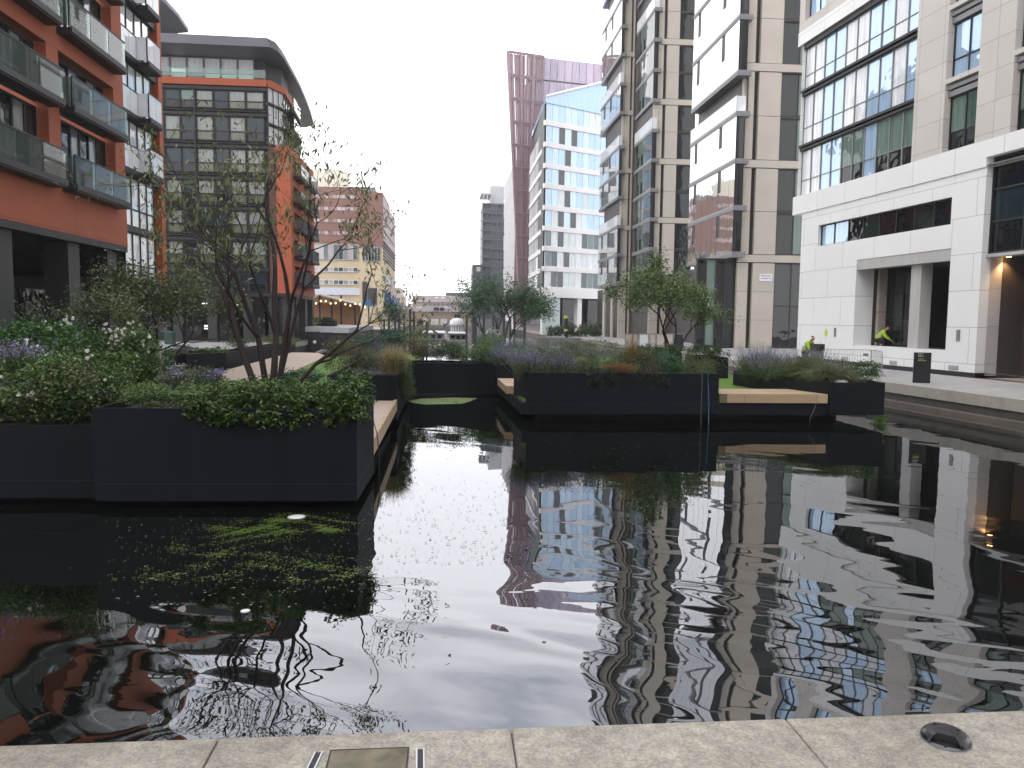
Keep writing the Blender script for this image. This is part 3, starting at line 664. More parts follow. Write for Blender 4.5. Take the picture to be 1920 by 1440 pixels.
text('lettering', 'MERCHANT', .17, (-.44, .055, .08), (R(90), 0, 0), M_ink, SG)
text('lettering', 'SQUARE', .17, (-.44, .055, -.14), (R(90), 0, 0), M_ink, SG)
text('lettering', 'W2', .17, (.24, .055, -.14), (R(90), 0, 0), M_inkred, SG)
# ------------------------------------------------------------------ C: pale glass office with white bands
cC = g(1018, 627, 1.0)
C = thing('office_building', 'pale blue glass building with white floor bands and slanted roofline beyond the buff tower', 'building', (cC[0], cC[1], 1.0))
fC = Fac(cC, R(30)); fCs = Fac((cC[0], cC[1] + 24), R(-90))
zC_ = [fC.z(1018, y) for y in (543, 504, 466, 428, 389, 348, 310, 270, 229, 187)]
WC = 24.0; M_cw = plain('white_band', (.78, .76, .76), .55, .04, scale=.3)
G_sky = glass('glass_sky', [(.30, .47, .66), (.36, .52, .70), (.26, .43, .62), (.42, .56, .70)], tint=(.75, .88, 1), ior=1.7, refl=.22)
G_mint = glass('glass_mint_panel', [(.66, .72, .72), (.70, .74, .75), (.62, .69, .70)], ior=1.5)
pal = [G_sky, G_mint, glass('glass_slate', [(.05, .07, .09), (.03, .045, .055)], ior=1.6), glass('glass_teal', [(.07, .12, .13), (.12, .18, .19), (.05, .08, .10)], ior=1.6)]
for k in range(9):
    z0, z1 = zC_[k] + .45, zC_[k + 1] - .05
    nP = 19; w_ = WC / nP; low = k < 3
    rr = random.Random(k * 13 + 5)
    seq = [rr.choice([0, 0, 0, 0, 1] if not low else [3, 3, 2, 1, 1]) for _ in range(nP)]
    dk = [2, 4] if k % 2 else [3, 5]
    for d in dk[:1 + (k % 2)]: seq[d if not low else d - 1] = 2
    for i in range(2, nP - 1):
        if rr.random() < .3: seq[i] = seq[i - 1] if seq[i - 1] != 2 else 1
    if k == 8: seq = [1 if i % 5 in (2, 3) and i > 6 else 0 for i in range(nP)]
    window(fC, C, 0.25, WC, z0, z1, .12, cols=nP, rows=1, fr=M_cw, gl=pal, fw=.05, pick=lambda i, j: seq[i], name='window_band')
    m = MB(); m.box(-.05, WC, 0, .5, zC_[k] - (.3 if k else 1.2), z0 - .01); m.build('floor_band', M_cw, C, fC)
    if k < 8:
        window(fCs, C, 0, 23.7, z0, z1, .12, cols=12, rows=1, fr=M_cw, gl=[G_painted_sky], fw=.05, name='window_band')
        m = MB(); m.box(0, 24.05, 0, .5, zC_[k] - (.3 if k else 1.2), z0 - .01); m.build('floor_band', M_cw, C, fCs)
        m = MB(); m.box(22.2, 22.6, .1, .13, z0 + .6, z1 - .2); m.box(20.6, 21.0, .1, .13, z0 + .6, z1 - .2); m.build('slot_window', G_dark, C, fCs)
zr0 = zC_[9]; zr1 = fC.z(1127, 171) + 3
m = MB()
a = fC.w(0, .02, zr0 - .3); b = fC.w(WC, .02, zr0 - .3); c = fC.w(WC, .02, zr1 + 3); d = fC.w(0, .02, zr0 + .6)
m.poly([a, b, c, d]); a2 = (cC[0] + .3, cC[1] + 23.5, zr0 - .3); b2_ = fC.w(WC, 16, zr0 - .3); c2 = fC.w(WC, 16, zr1 + 3); d2_ = (cC[0] + .3, cC[1] + 23.5, zr0 + .6)
m.poly([b2_, a2, d2_, c2]); m.poly([d, c, c2, d2_]); m.poly([a2, a, d, d2_]); m.poly([b, b2_, c2, c]); m.build('roof_glazing', G_sky, C)
m = MB(); e = fC.w(WC, -.1, zr1 + 3); s_ = fC.w(0, -.1, zr0 + .6); m.tube([s_, e], .22, 6); m.build('roof_edge', M_cw, C)
side = [fCs.w(0, .4, 0), fCs.w(24, .4, 0)]
m = MB(); q = [fC.w(.1, .45, 0), fC.w(WC, .45, 0), fC.w(WC, 16, 0), (cC[0] + .6, cC[1] + 24)]
m.prism([(p[0], p[1]) for p in q], zC_[0] - 1, zr0 - .4); m.build('core_wall', M_dkpanel, C)
m = MB(); m.prism([(p[0], p[1]) for p in (fC.w(2.2, 3.5, 0), fC.w(WC, 3.5, 0), fC.w(WC, 15, 0), (cC[0] + 3, cC[1] + 23))], 1.0, zC_[0] - 1.21); m.build('lobby_wall', G_dark, C)
m = MB(); m.box(.1, 3.6, .3, .9, 1.0, zC_[0] - 1.21); m.build('pale_glass_pier', plain('pale_mint', (.66, .74, .72), .3, .04), C, fC)
for u in (7.4, 13.0, 19): m = MB(); m.box(u, u + .9, .5, 1.4, 1.0, zC_[0] - 1.21); m.build('column', M_cw, C, fC)

# ------------------------------------------------------------------ D: plum glass tower leaning over
YD = 150.0
D = thing('glass_tower', 'tall plum coloured glass tower with a leaning louvred prow, behind the pale blue glass building', 'building', (0, 0, 0))
def dP(px, py): x, z = onY(px, py, YD); return (x, YD, z)
M_plum = glass('plum_glass', [(.44, .38, .45), (.48, .41, .48), (.40, .34, .42)], tint=(.9, .75, .85), ior=1.7)
M_plum2 = plain('plum_metal', (.30, .20, .225), .5, .10)
bl, br, tr_, tm, tl = dP(976, 610), dP(1140, 610), dP(1140, 121), dP(1020, 107), dP(952, 97)
bm = dP(985, 610); D.location = (bm[0], YD, 1.0)
def lerp(a, b, t): return tuple(a[i] + (b[i] - a[i]) * t for i in range(3))
m = MB(); rows = 12
for i in range(rows):
    t0, t1 = i / rows + .002, (i + 1) / rows - .004
    for j in range(9):
        s0, s1 = j / 9 + .003, (j + 1) / 9 - .003
        P = lambda s, t: lerp(lerp(bm, br, s), lerp(tm, tr_, s), t)
        m.quad(P(s0, t0), P(s1, t0), P(s1, t1), P(s0, t1))
m.build('glazing', M_plum, D)
off = lambda p, d: (p[0], p[1] + d, p[2])
m = MB(); m.poly([off(bl, .3), off(br, .3), off(tr_, .3), off(tm, .3), off(lerp(tl, tm, .55), .3)]); m.poly([off(br, 18), off(bl, 18), off(lerp(tl, tm, .55), 18), off(tm, 18), off(tr_, 18)])
m.poly([off(tm, .3), off(tr_, .3), off(tr_, 18), off(tm, 18)]); m.poly([off(br, .3), off(br, 18), off(tr_, 18), off(tr_, .3)]); m.build('core_wall', M_plum2, D)
# louvred prow: plum slats over panes coloured pale, standing in for light showing through
m = MB(); nS = 11
for i in range(rows + 1):
    t = i / rows; a, b = lerp(bl, tl, t), lerp(bm, tm, t); m.tube([off(a, -.2), off(b, -.2)], .42 if i < rows else .3, 4)
for j in range(nS + 1):
    s = j / nS; m.tube([off(lerp(bl, bm, s), -.25), off(lerp(tl, tm, s), -.25)], [.10 + .10 * (j % 4 == 0), .15 + .22 * (j % 4 == 0)], 4)
m.build('louvred_screen', M_plum2, D)
m = MB()
for i in range(rows):
    t0, t1 = i / rows + .004, (i + 1) / rows - .004
    P = lambda s, t: off(lerp(lerp(bl, bm, s), lerp(tl, tm, s), t), .22)
    for j in range(6): m.quad(P(j / 6 + .01, t0), P((j + 1) / 6 - .01, t0), P((j + 1) / 6 - .01, t1), P(j / 6 + .01, t1))
m.build('prow_glazing', [glass('prow_glass', [(.70, .60, .64), (.52, .38, .42), (.74, .66, .70), (.56, .42, .46)], ior=1.6)], D)

# ------------------------------------------------------------------ F: white fin-faced block and E: dark tower
XF = onY(968, 400, 170)[0]; YFf = onX(946, 430, XF)[0]
fFw = Fac((XF, YFf), R(-90)); LF = YFf - 170
F = thing('office_building', 'white finned block seen edge-on between the dark tower and the plum glass tower', 'building', (XF, 170, 1.0))
zF = onX(957, 322, XF)[1]
m = MB(); m.box(0, LF, .3, 20, 1.0, zF); m.build('wall', M_cw, F, fFw)
nF = 8; hF = (zF - 4) / nF; mm = MB(); gg = MB()
for k in range(nF):
    for j in range(14):
        u = (j + (k % 2) * .5) * LF / 14.5; mm.box(u, u + .35, -.25, .29, 4 + k * hF, 4 + (k + 1) * hF - .3); gg.quad((u + .5, .27, 4 + k * hF + .4), (u + 1.6, .27, 4 + k * hF + .4), (u + 1.6, .27, 4 + (k + 1) * hF - .4), (u + .5, .27, 4 + (k + 1) * hF - .4))
mm.build('fin', M_cw, F, fFw); gg.build('glazing', G_far, F, fFw)
YE = 235.0
def bx(px0, px1, py0, py1, Y): x0, z1 = onY(px0, py0, Y); x1, z0 = onY(px1, py1, Y); return x0, x1, z0, z1
E_ = thing('office_tower', 'dark grey banded tower with pale plant room on top, far down the canal', 'building', (onY(930, 600, YE)[0], YE, 1.0))
M_slate = plain('slate_cladding', (.045, .052, .062), .5, .15, scale=.3); M_slate2 = plain('slate_band', (.10, .11, .125), .5, .1)
x0, x1, z0, z1 = bx(905, 948, 381, 600, YE); x2 = onY(917, 500, YE)[0]
m = MB(); m.box(x0, x1, YE, YE + 18, 1.0, z1); m.build('wall', M_slate, E_)
wb = MB(); sl = MB(); nf = 14
for k in range(nf):
    a, b = 1.0 + (z1 - 1) * k / nf, 1.0 + (z1 - 1) * (k + 1) / nf
    for j in range(5): wb.quad((x0 + .3 + j * (x1 - x0) / 5, YE - .05, a + 1.3), (x0 - .3 + (j + 1) * (x1 - x0) / 5, YE - .05, a + 1.3), (x0 - .3 + (j + 1) * (x1 - x0) / 5, YE - .05, b - .5), (x0 + .3 + j * (x1 - x0) / 5, YE - .05, b - .5))
    sl.box(x0 - .5, x2, YE - .6, YE - .04, b - .25, b); sl.box(x2, x1, YE - .12, YE - .04, b - .3, b - .1)
    for q in range(3): sl.box(x2, x1, YE - .1, YE - .02, a + .5 + q * .35, a + .6 + q * .35)
wb.build('glazing', glass('slate_glass', [(.06, .075, .09), (.025, .032, .04), (.04, .05, .06)], ior=1.4), E_); sl.build('floor_band', M_slate2, E_)
a0, a1, b0, b1 = bx(920, 946, 346, 382, YE); m = MB(); m.box(a0, a1, YE + 2, YE + 14, b0, b1); m.build('plant_room', M_lgrey, E_)
m = MB(); m.box(x0 - .6, onY(922, 400, YE)[0], YE - .5, YE + 10, onY(910, 362, YE)[1] - .5, onY(910, 362, YE)[1]); 
for px in (906, 913, 920): xx = onY(px, 370, YE)[0]; m.box(xx, xx + .3, YE - .4, YE - .1, z1, onY(910, 362, YE)[1] - .5)
m.build('roof_canopy', M_lgrey, E_)
x0, x1, z0, z1 = bx(886, 905, 496, 600, YE - 4); m = MB(); m.box(x0, x1, YE - 4, YE + 10, 1.0, z1)
m.build('low_wing', M_slate, E_); m = MB()
for k in range(6): zz_ = 1 + (z1 - 1) * (k + .35) / 6; m.box(x0 + 1.2, x1 - .8, YE - 4.06, YE - 3.98, zz_, zz_ + 1.3)
m.build('window_band', G_far, E_)

# ------------------------------------------------------------------ L3: brown and cream warehouse
Y3w = 205.0
Wz = lambda y: onY(650, y, Y3w)[1]; Wx = lambda px: onY(px, 450, Y3w)[0]
L3 = thing('warehouse', 'brown brick upper storeys over cream lower storeys, left of the far canal', 'building', (Wx(650), Y3w, 1.0))
M_bk = plain('brown_brick', (.23, .115, .09), .8, .08, scale=.6); M_cream = plain('cream_render', (.58, .475, .31), .8, .08, scale=.2, streak=True)
M_pale = plain('pale_panel', (.58, .60, .68), .6, .05)
fW = Fac((Wx(545), Y3w), 0.0); fW2 = Fac((Wx(676), Y3w - 3), 0.0); k_ = lambda px, f, d=0: f.u(px, 450)
E1 = k_(677, fW)
def wins(fac, y0, y1, px0, px1, n, gl, root, fr=M_cw, Yw=Y3w, nm='window_band'):
    m = MB(); u0, u1 = fac.u(px0, 450), fac.u(px1, 450); zz0, zz1 = onY(650, y1, Yw)[1], onY(650, y0, Yw)[1]
    window(fac, root, u0, u1, zz0, zz1, -.12, cols=n, rows=1, fr=fr, gl=gl, fw=.12, dep=.14, name=nm)
m = MB(); m.box(0, E1, 0, 24, Wz(456), Wz(351)); m.build('brick_wall', M_bk, L3, fW)
m = MB(); m.box(0, E1 + .5, .3, 24, 1.0, Wz(456) - .01); m.build('cream_wall', M_cream, L3, fW)
for y in (369, 391.5, 414, 437): wins(fW, y - 4, y + 4, 560, 672, 14, [G_pink], L3, M_bk)
wins(fW, 459, 487, 560, 671, 12, [G_far], L3, M_lgrey); wins(fW, 501, 510, 560, 671, 12, [G_far], L3, M_cw); wins(fW, 525, 534, 560, 671, 12, [G_far], L3, M_cw)
m = MB(); m.box(0, E1, -.3, .28, Wz(553), Wz(540)); m.build('pale_band', M_pale, L3, fW)
Z2 = lambda y: onY(690, y, Y3w - 3)[1]; U2 = fW2.u(718, 450)
m = MB(); m.box(0, U2, 0, 24, Z2(463), Z2(360)); m.build('brick_wall', M_bk, L3, fW2)
m = MB(); m.box(0, U2, .2, 24, 1.0, Z2(463) - .01); m.build('cream_wall', M_cream, L3, fW2)
wins(fW2, 462, 489, 679, 713, 6, [G_dark], L3, M_lgrey, Y3w - 3)
m = MB(); m.box(fW2.u(679, 450), fW2.u(688, 450), -.4, .19, Z2(575), Z2(528)); m.box(fW2.u(690, 450), fW2.u(706, 450), -.1, .19, Z2(572), Z2(540)); m.build('stair_bay', M_brown, L3, fW2)
# flank along the canal
XK = Wx(676) + U2; YK = onX(741, 480, XK)[0]; fW3 = Fac((XK, Y3w - 3), R(90)); LKw = YK - Y3w + 3
for i in range(7):
    u0 = 1.5 + i * LKw / 7
    for zz_ in [Z2(y) for y in (375, 397, 420, 443)] : window(fW3, L3, u0, u0 + LKw / 7 - 2, zz_ - 1, zz_ + 1, -.06, cols=3, fr=M_cw, gl=G_pink, fw=.15)
    for zz_ in [Z2(y) for y in (520, 545)] : window(fW3, L3, u0, u0 + LKw / 7 - 2, zz_ - 1, zz_ + 1, -.06, cols=3, fr=M_cw, gl=G_white, fw=.15)
m = MB(); m.box(.6, LKw, .0, U2 - .1, Z2(463), Z2(372)); m.build('brick_wall', M_bk, L3, fW3); m = MB(); m.box(.6, LKw, .05, U2 - .1, 1.0, Z2(463) - .01); m.build('cream_wall', M_cream, L3, fW3)
m = MB()
for q in range(6): m.box(.1, LKw, -.35, .04, Z2(486) + q * .9, Z2(486) + q * .9 + .2)
m.build('louvre', M_dark, L3, fW3)
x0, x1, z0, z1 = bx(580, 646, 316, 352, Y3w + 6); m = MB(); m.box(x0, x1, Y3w + 6, Y3w + 16, Wz(351), z1); m.build('rooftop_room', plain('cream_roof', (.72, .68, .56), .7, .06), L3)
x0, x1, z0, z1 = bx(652, 703, 350, 362, Y3w + 3); m = MB(); m.box(x0, x1, Y3w + 3, Y3w + 12, Z2(362), z1); m.build('rooftop_plant', M_grey, L3)
aw = plain('blue_canvas', (.03, .09, .24), .7, .1)
m = MB(); zA0, zA1 = Z2(575), Z2(543); 
m.quad((XK + .1, Y3w + 1, zA1), (XK + .1, Y3w + 28, zA1), (XK + 3.6, Y3w + 28, zA0 + .3), (XK + 3.6, Y3w + 1, zA0 + .3)); m.poly([(XK + .1, Y3w + 1, zA1), (XK + 3.6, Y3w + 1, zA0 + .3), (XK + .1, Y3w + 1, zA0 + .3)])
m.build('awning', aw, L3)

# ------------------------------------------------------------------ small buildings closing the far end of the canal
M_roof = plain('slate_roof', (.24, .205, .20), .7, .1, scale=.5); M_ylw = plain('stock_brick', (.40, .30, .22), .8, .1, scale=.7); M_gar = plain('garage_white', (.72, .72, .72), .5, .04)
def low_house(px0, px1, pyr, pye, pyb, Y, label, garage=(), sky_l=(), wall=M_ylw, dormer=()):
    xa, ze = onY(px0, pye, Y); xb, _ = onY(px1, pye, Y); zr_ = onY(px0, pyr, Y)[1]
    t = thing('terraced_house', label, 'house', ((xa + xb) / 2, Y, 1.0), 'low brick buildings closing the canal')
    m = MB(); m.box(xa, xb, Y, Y + 9, 0.6, ze); m.build('wall', wall, t)
    m = MB(); m.k = 0; a, b = xa - .3, xb + .1; y0, ym, y1 = Y - .5, Y + 4.5, Y + 9.5
    m.quad((a, y0, ze), (b, y0, ze), (b, ym, zr_), (a, ym, zr_)); m.quad((b, y1, ze), (a, y1, ze), (a, ym, zr_), (b, ym, zr_)); m.poly([(a, y0, ze), (a, ym, zr_), (a, y1, ze)]); m.poly([(b, y0, ze), (b, y1, ze), (b, ym, zr_)]); m.quad((a, y0, ze), (a, y1, ze), (b, y1, ze), (b, y0, ze))
    m.build('roof', M_roof, t)
    for (p, q, r0, r1, kind) in garage:
        ga, zz1 = onY(p, r0, Y - .1); gb, zz0 = onY(q, r1, Y - .1); m = MB(); m.box(ga, gb, Y - .12, Y - .01, zz0, zz1); m.build('garage_door' if kind == M_gar else 'window', kind, t)
    for (p, q) in sky_l:
        ga = onY(p, pye - 4, Y)[0]; gb = onY(q, pye - 4, Y)[0]; zz = ze + (zr_ - ze) * .55; m = MB(); m.quad((ga, Y + 2.0, zz - .0 + .1), (gb, Y + 2.0, zz + .1), (gb, Y + 2.7, zz + (zr_ - ze) * .14 + .1), (ga, Y + 2.7, zz + (zr_ - ze) * .14 + .1)); m.build('rooflight', M_gar, t)
    for (p, q) in dormer:
        ga = onY(p, pye, Y)[0]; gb = onY(q, pye, Y)[0]; m = MB(); m.box(ga, gb, Y + .2, Y + 3, ze + .1, ze + (zr_ - ze) * .7); m.build('dormer', M_dkpanel, t)
    m = MB(); m.box(xa + 1, xa + 1.6, Y + 4.2, Y + 5, zr_ - .3, zr_ + .9); m.build('chimney', wall, t)
    return t
YH = 262
low_house(758, 768, 573, 584, 612, YH, 'narrow brick house end beside the warehouse awning, left of the low brick terrace')
low_house(769, 810, 573, 584, 612, YH, 'stock brick house with two rooflights and brown shopfront, closing the canal', [(781, 792, 600, 609, G_dark)], [(780, 782), (785, 788)])
low_house(810.5, 842, 573, 584, 612, YH, 'stock brick house with white garage doors and dark dormers, mid far terrace', [(794, 803, 597, 609, M_gar), (808, 822, 598, 609, M_gar), (826, 838, 598, 609, M_gar)], [(834, 837)], dormer=[(813, 823), (825, 833)])
low_house(842.5, 884, 574, 585, 612, YH, 'stock brick house partly hidden by the leafy tree, right end of the far terrace', [(852, 862, 590, 600, G_dark)])
YU = 320
low_house(774, 858, 553, 566, 600, YU, 'long brown slab building with a shallow grey roof rising behind the terrace', [(p, p + 5, 569, 573, G_far) for p in range(796, 852, 8)], [(816, 821), (828, 833)], wall=plain('brown_slab', (.34, .25, .21), .8, .08))
t = thing('office_block', 'flat roofed dark capped grey block behind the long brown slab building', 'building', (onY(870, 560, 340)[0], 340, 1.0))
x0, x1, z0, z1 = bx(840, 900, 556, 600, 340); m = MB(); m.box(x0, x1, 340, 355, 1, z1); m.build('wall', M_lgrey, t); m = MB(); m.box(x0 - 1, x1 + 1, 339, 356, z1, onY(860, 549, 340)[1]); m.build('roof', M_slate, t)
m = MB(); m.box(x0 + 4, x1 - 2, 339.9, 339.99, z1 - 5, z1 - 3); m.build('window_band', G_far, t)
t = thing('office_block', 'pale block stepped beyond the warehouse flank, just above the small tree', 'building', (onY(752, 560, 290)[0], 290, 1.0))
x0, x1, z0, z1 = bx(738, 753, 540, 600, 290); m = MB(); m.box(x0, x1, 290, 305, 1, z1); x2, x3, z0, z2 = bx(752, 759, 556, 600, 290); m.box(x1 + .01, x3, 291, 304, 1, z2); m.build('wall', plain('pale_brick', (.5, .42, .36), .8, .08), t)
m = MB()
for k in range(4): m.box(x0 + 1, x1 - .6, 289.9, 289.99, z1 - 2 - k * 2.6, z1 - 1 - k * 2.6)
m.build('window_band', G_far, t)

# ------------------------------------------------------------------ unseen block added behind the viewer to darken reflections and facing surfaces
t = thing('office_block', 'unseen plain brick block added behind the viewer to darken reflections and facing surfaces', 'building', (0, -42, 1.0))
fZ = Fac((70, -42), R(180)); m = MB(); hz_ = [(4 + i * 4.2, 6.6 + i * 4.2, 2 + k * 3.6, 4.2 + k * 3.6, .3) for i in range(31) for k in range(8)]
m.wall(0, 140, 1.0, 33, hz_, 0, .4); m.build('wall', plain('dull_red_brick', (.16, .10, .08), .8, .12, scale=.5), t, fZ)
m = MB()
for h in hz_: m.quad((h[0], .25, h[2]), (h[1], .25, h[2]), (h[1], .25, h[3]), (h[0], .25, h[3]))
m.build('glazing', G_dark, t, fZ); m = MB(); m.box(0, 140, .45, 14, 1.0, 32.9); m.build('core_wall', M_dkpanel, t, fZ)
# ------------------------------------------------------------------ setting: water, ground, quays
def water_mat():
    m, t, o = newmat('canal_water')
    tcn = N(t, 'ShaderNodeTexCoord')
    def noise(sc, scale, det, dist=0.0):
        mp_ = N(t, 'ShaderNodeMapping', vector_type='TEXTURE'); mp_.inputs['Scale'].default_value = sc; mp_.inputs['Rotation'].default_value = (0, 0, R(WROT))
        t.links.new(tcn.outputs['Object'], mp_.inputs['Vector'])
        n = N(t, 'ShaderNodeTexNoise'); n.inputs['Scale'].default_value = scale; n.inputs['Detail'].default_value = det; n.inputs['Distortion'].default_value = dist
        t.links.new(mp_.outputs[0], n.inputs['Vector']); return n
    WROT = -32; n1 = noise((1.9, 0.9, 1), 1.15, 0.0, 0.5)     # slow swell
    WROT = -22; n2 = noise((2.2, 0.85, 1), 2.7, 0.0, 0.3)      # ripples
    WROT = 0; n3 = noise((3.0, 1.0, 1), 9.0, 1.0, 0.0)        # fine
    WROT = 25; ms_ = noise((6.0, 9.0, 1), 1.0, 1.0)        # calm and rippled patches
    mr = N(t, 'ShaderNodeMapRange'); mr.inputs['From Min'].default_value = .40; mr.inputs['From Max'].default_value = .62; mr.inputs['To Min'].default_value = .12
    t.links.new(ms_.outputs[0], mr.inputs['Value'])
    # the ripples spread from the near quay and die away among the planters
    sp = N(t, 'ShaderNodeSeparateXYZ'); t.links.new(tcn.outputs['Object'], sp.inputs[0])
    ry = N(t, 'ShaderNodeMapRange'); ry.inputs['From Min'].default_value = 5.5; ry.inputs['From Max'].default_value = 14; ry.inputs['To Min'].default_value = 1.0; ry.inputs['To Max'].default_value = .16
    t.links.new(sp.outputs[1], ry.inputs['Value'])
    def mul(a, k):
        q = N(t, 'ShaderNodeMath', operation='MULTIPLY'); t.links.new(a, q.inputs[0])
        if isinstance(k, float): q.inputs[1].default_value = k
        else: t.links.new(k, q.inputs[1])
        return q.outputs[0]
    def add(a, b):
        q = N(t, 'ShaderNodeMath', operation='ADD'); t.links.new(a, q.inputs[0]); t.links.new(b, q.inputs[1]); return q.outputs[0]
    h = add(add(mul(n1.outputs[0], 0.064), mul(n2.outputs[0], 0.0060)), mul(n3.outputs[0], 0.0004))
    h = mul(mul(h, ry.outputs[0]), mr.outputs[0])
    b = N(t, 'ShaderNodeBump'); b.inputs['Strength'].default_value = 1.0; b.inputs['Distance'].default_value = 1.0; t.links.new(h, b.inputs['Height'])
    d = N(t, 'ShaderNodeBsdfDiffuse'); d.inputs['Color'].default_value = (.003, .004, .003, 1)
    gl = N(t, 'ShaderNodeBsdfGlossy'); gl.inputs['Roughness'].default_value = 0.0; gl.inputs['Color'].default_value = (.95, .96, 1, 1)
    f = N(t, 'ShaderNodeFresnel'); f.inputs['IOR'].default_value = 3.0
    t.links.new(b.outputs[0], gl.inputs['Normal'])
    ms = N(t, 'ShaderNodeMixShader'); t.links.new(f.outputs[0], ms.inputs[0]); t.links.new(d.outputs[0], ms.inputs[1]); t.links.new(gl.outputs[0], ms.inputs[2]); t.links.new(ms.outputs[0], o.inputs[0]); return m
m = MB(); m.quad((-22, 1.0, 0), (24, 1.0, 0), (24, 256, 0), (-22, 256, 0)); tag(m.build('water', water_mat()), kind='structure')
M_pave = panelled('quay_paving', (.37, .355, .36), 1.2, .6, .012, (.22, .21, .21), rough=.6, var=.07, axes='xy', offset=.5, gvar=.12)
M_ground = plain('far_ground', (.28, .27, .26), .8, .1, scale=.1)
M_gran = plain('granite_coping', (.40, .365, .31), .75, .10, scale=5, bump=.5, bscale=220)
def granite():
    m, t, o = newmat('speckled_granite')
    p = N(t, 'ShaderNodeBsdfPrincipled'); p.inputs['Roughness'].default_value = .7
    tcn = N(t, 'ShaderNodeTexCoord')
    def nz_(s, d): n = N(t, 'ShaderNodeTexNoise'); n.inputs['Scale'].default_value = s; n.inputs['Detail'].default_value = d; t.links.new(tcn.outputs['Object'], n.inputs['Vector']); return n
    a = nz_(1.6, 8); b = nz_(95, 3); c = nz_(14, 6)
    r = N(t, 'ShaderNodeValToRGB'); e = r.color_ramp.elements; e[0].position = .32; e[0].color = (.205, .182, .146, 1); e[1].position = .68; e[1].color = (.335, .305, .255, 1)
    t.links.new(a.outputs[0], r.inputs[0])
    r2_ = N(t, 'ShaderNodeValToRGB'); e = r2_.color_ramp.elements; e[0].position = .34; e[0].color = (.76, .74, .71, 1); e[1].position = .5; e[1].color = (1, 1, 1, 1)
    q = r2_.color_ramp.elements.new(.68); q.color = (1.28, 1.26, 1.22, 1); t.links.new(b.outputs[0], r2_.inputs[0])
    r3 = N(t, 'ShaderNodeMapRange'); r3.inputs['From Min'].default_value = .3; r3.inputs['From Max'].default_value = .7; r3.inputs['To Min'].default_value = .78; r3.inputs['To Max'].default_value = 1.16; t.links.new(c.outputs[0], r3.inputs['Value'])
    mu = N(t, 'ShaderNodeMix', data_type='RGBA', blend_type='MULTIPLY'); mu.inputs['Factor'].default_value = 1; t.links.new(r.outputs[0], mu.inputs['A']); t.links.new(r2_.outputs[0], mu.inputs['B'])
    sc = N(t, 'ShaderNodeVectorMath', operation='SCALE'); t.links.new(mu.outputs['Result'], sc.inputs[0]); t.links.new(r3.outputs[0], sc.inputs['Scale']); t.links.new(sc.outputs[0], p.inputs['Base Color'])
    bp = N(t, 'ShaderNodeBump'); bp.inputs['Strength'].default_value = .5; bp.inputs['Distance'].default_value = .004; t.links.new(b.outputs[0], bp.inputs['Height']); t.links.new(bp.outputs[0], p.inputs['Normal'])
    t.links.new(p.outputs[0], o.inputs[0]); return m
M_granite = granite()
# ground sheets round the basin, out to the horizon
m = MB(); m.box(-280, 280, 255, 420, -1, .985); tag(m.build('ground', M_ground), kind='structure')
ek = [(17.75, -2), (17.72, 15), (17.55, 21.5), (17.35, 25), (17.1, 29), (17.0, 34), (17.0, 255)]
m = MB(); pts = [(p[0] + .55, p[1]) for p in ek]; m.prism([(280, -2), (280, 255)] + pts[::-1], -1, 1.0); tag(m.build('pavement', M_pave), kind='structure')
def kerb_run(x_in, x_out, z0, z1, name, mat, seg=1.5):
    mm = MB()
    for (a, b) in zip(ek, ek[1:]):
        n = max(1, int(round((min(b[1], 70) - a[1]) / seg))) if a[1] < 70 else 1
        for k in range(n):
            ya, yb = a[1] + (b[1] - a[1]) * k / n, a[1] + (b[1] - a[1]) * (k + 1) / n - .012
            xa, xb = a[0] + (b[0] - a[0]) * k / n, a[0] + (b[0] - a[0]) * (k + 1) / n
            mm.prism([(xa + x_in, ya), (xa + x_out, ya), (xb + x_out, yb), (xb + x_in, yb)], z0, z1)
    return tag(mm.build(name, mat), kind='structure')
kerb_run(0, .548, .62, 1.004, 'kerb', plain('coping_stone', (.37, .345, .30), .75, .12, scale=2.0, bump=.2, bscale=60))
M_wet = plain('wet_brick', (.075, .068, .06), .4, .3, scale=2.5, bump=.3, bscale=15)
kerb_run(.06, .547, -1, .615, 'quay_wall', M_wet, 40); kerb_run(-.28, .055, -1, .34, 'quay_ledge', plain('wet_ledge', (.12, .105, .09), .5, .2, scale=2), 3); kerb_run(-.6, -.285, -1, .12, 'quay_ledge', plain('wet_ledge_low', (.07, .06, .05), .4, .3, scale=2), 3)
m = MB(); m.box(-280, -13.65, -2, 255, -1, 1.0); tag(m.build('pavement', M_pave), kind='structure')
m = MB(); m.box(-13.64, -13.3, -2, 255, -1, .72); tag(m.build('quay_wall', M_wet), kind='structure')
m = MB(); m.box(-13.64, -13.2, -2, 255, .723, 1.004); tag(m.build('kerb', MATS['coping_stone']), kind='structure')
# near quay where the photographer stands
eq = MB(); yE = 2.89
for k in range(-9, 10):
    xa = -.866 + 1.118 * k; eq.box(xa + .002, xa + 1.118 - .002, 1.95, yE, 1.25, 1.70)
o = tag(eq.build('quay_edge', M_granite), kind='structure')
bv = o.modifiers.new('bevel', 'BEVEL'); bv.width = .012; bv.segments = 2
m = MB(); m.box(-14, 18, -40, 1.945, -1, 1.695); m.box(-14, 18, 1.95, yE - .03, -1, 1.245); tag(m.build('pavement', M_granite), kind='structure')
m = MB(); m.box(-9.5, 10.5, 1.96, yE - .02, 1.2, 1.685); tag(m.build('joint_filler', plain('joint_mortar', (.10, .09, .075), .9, .2)), kind='structure')
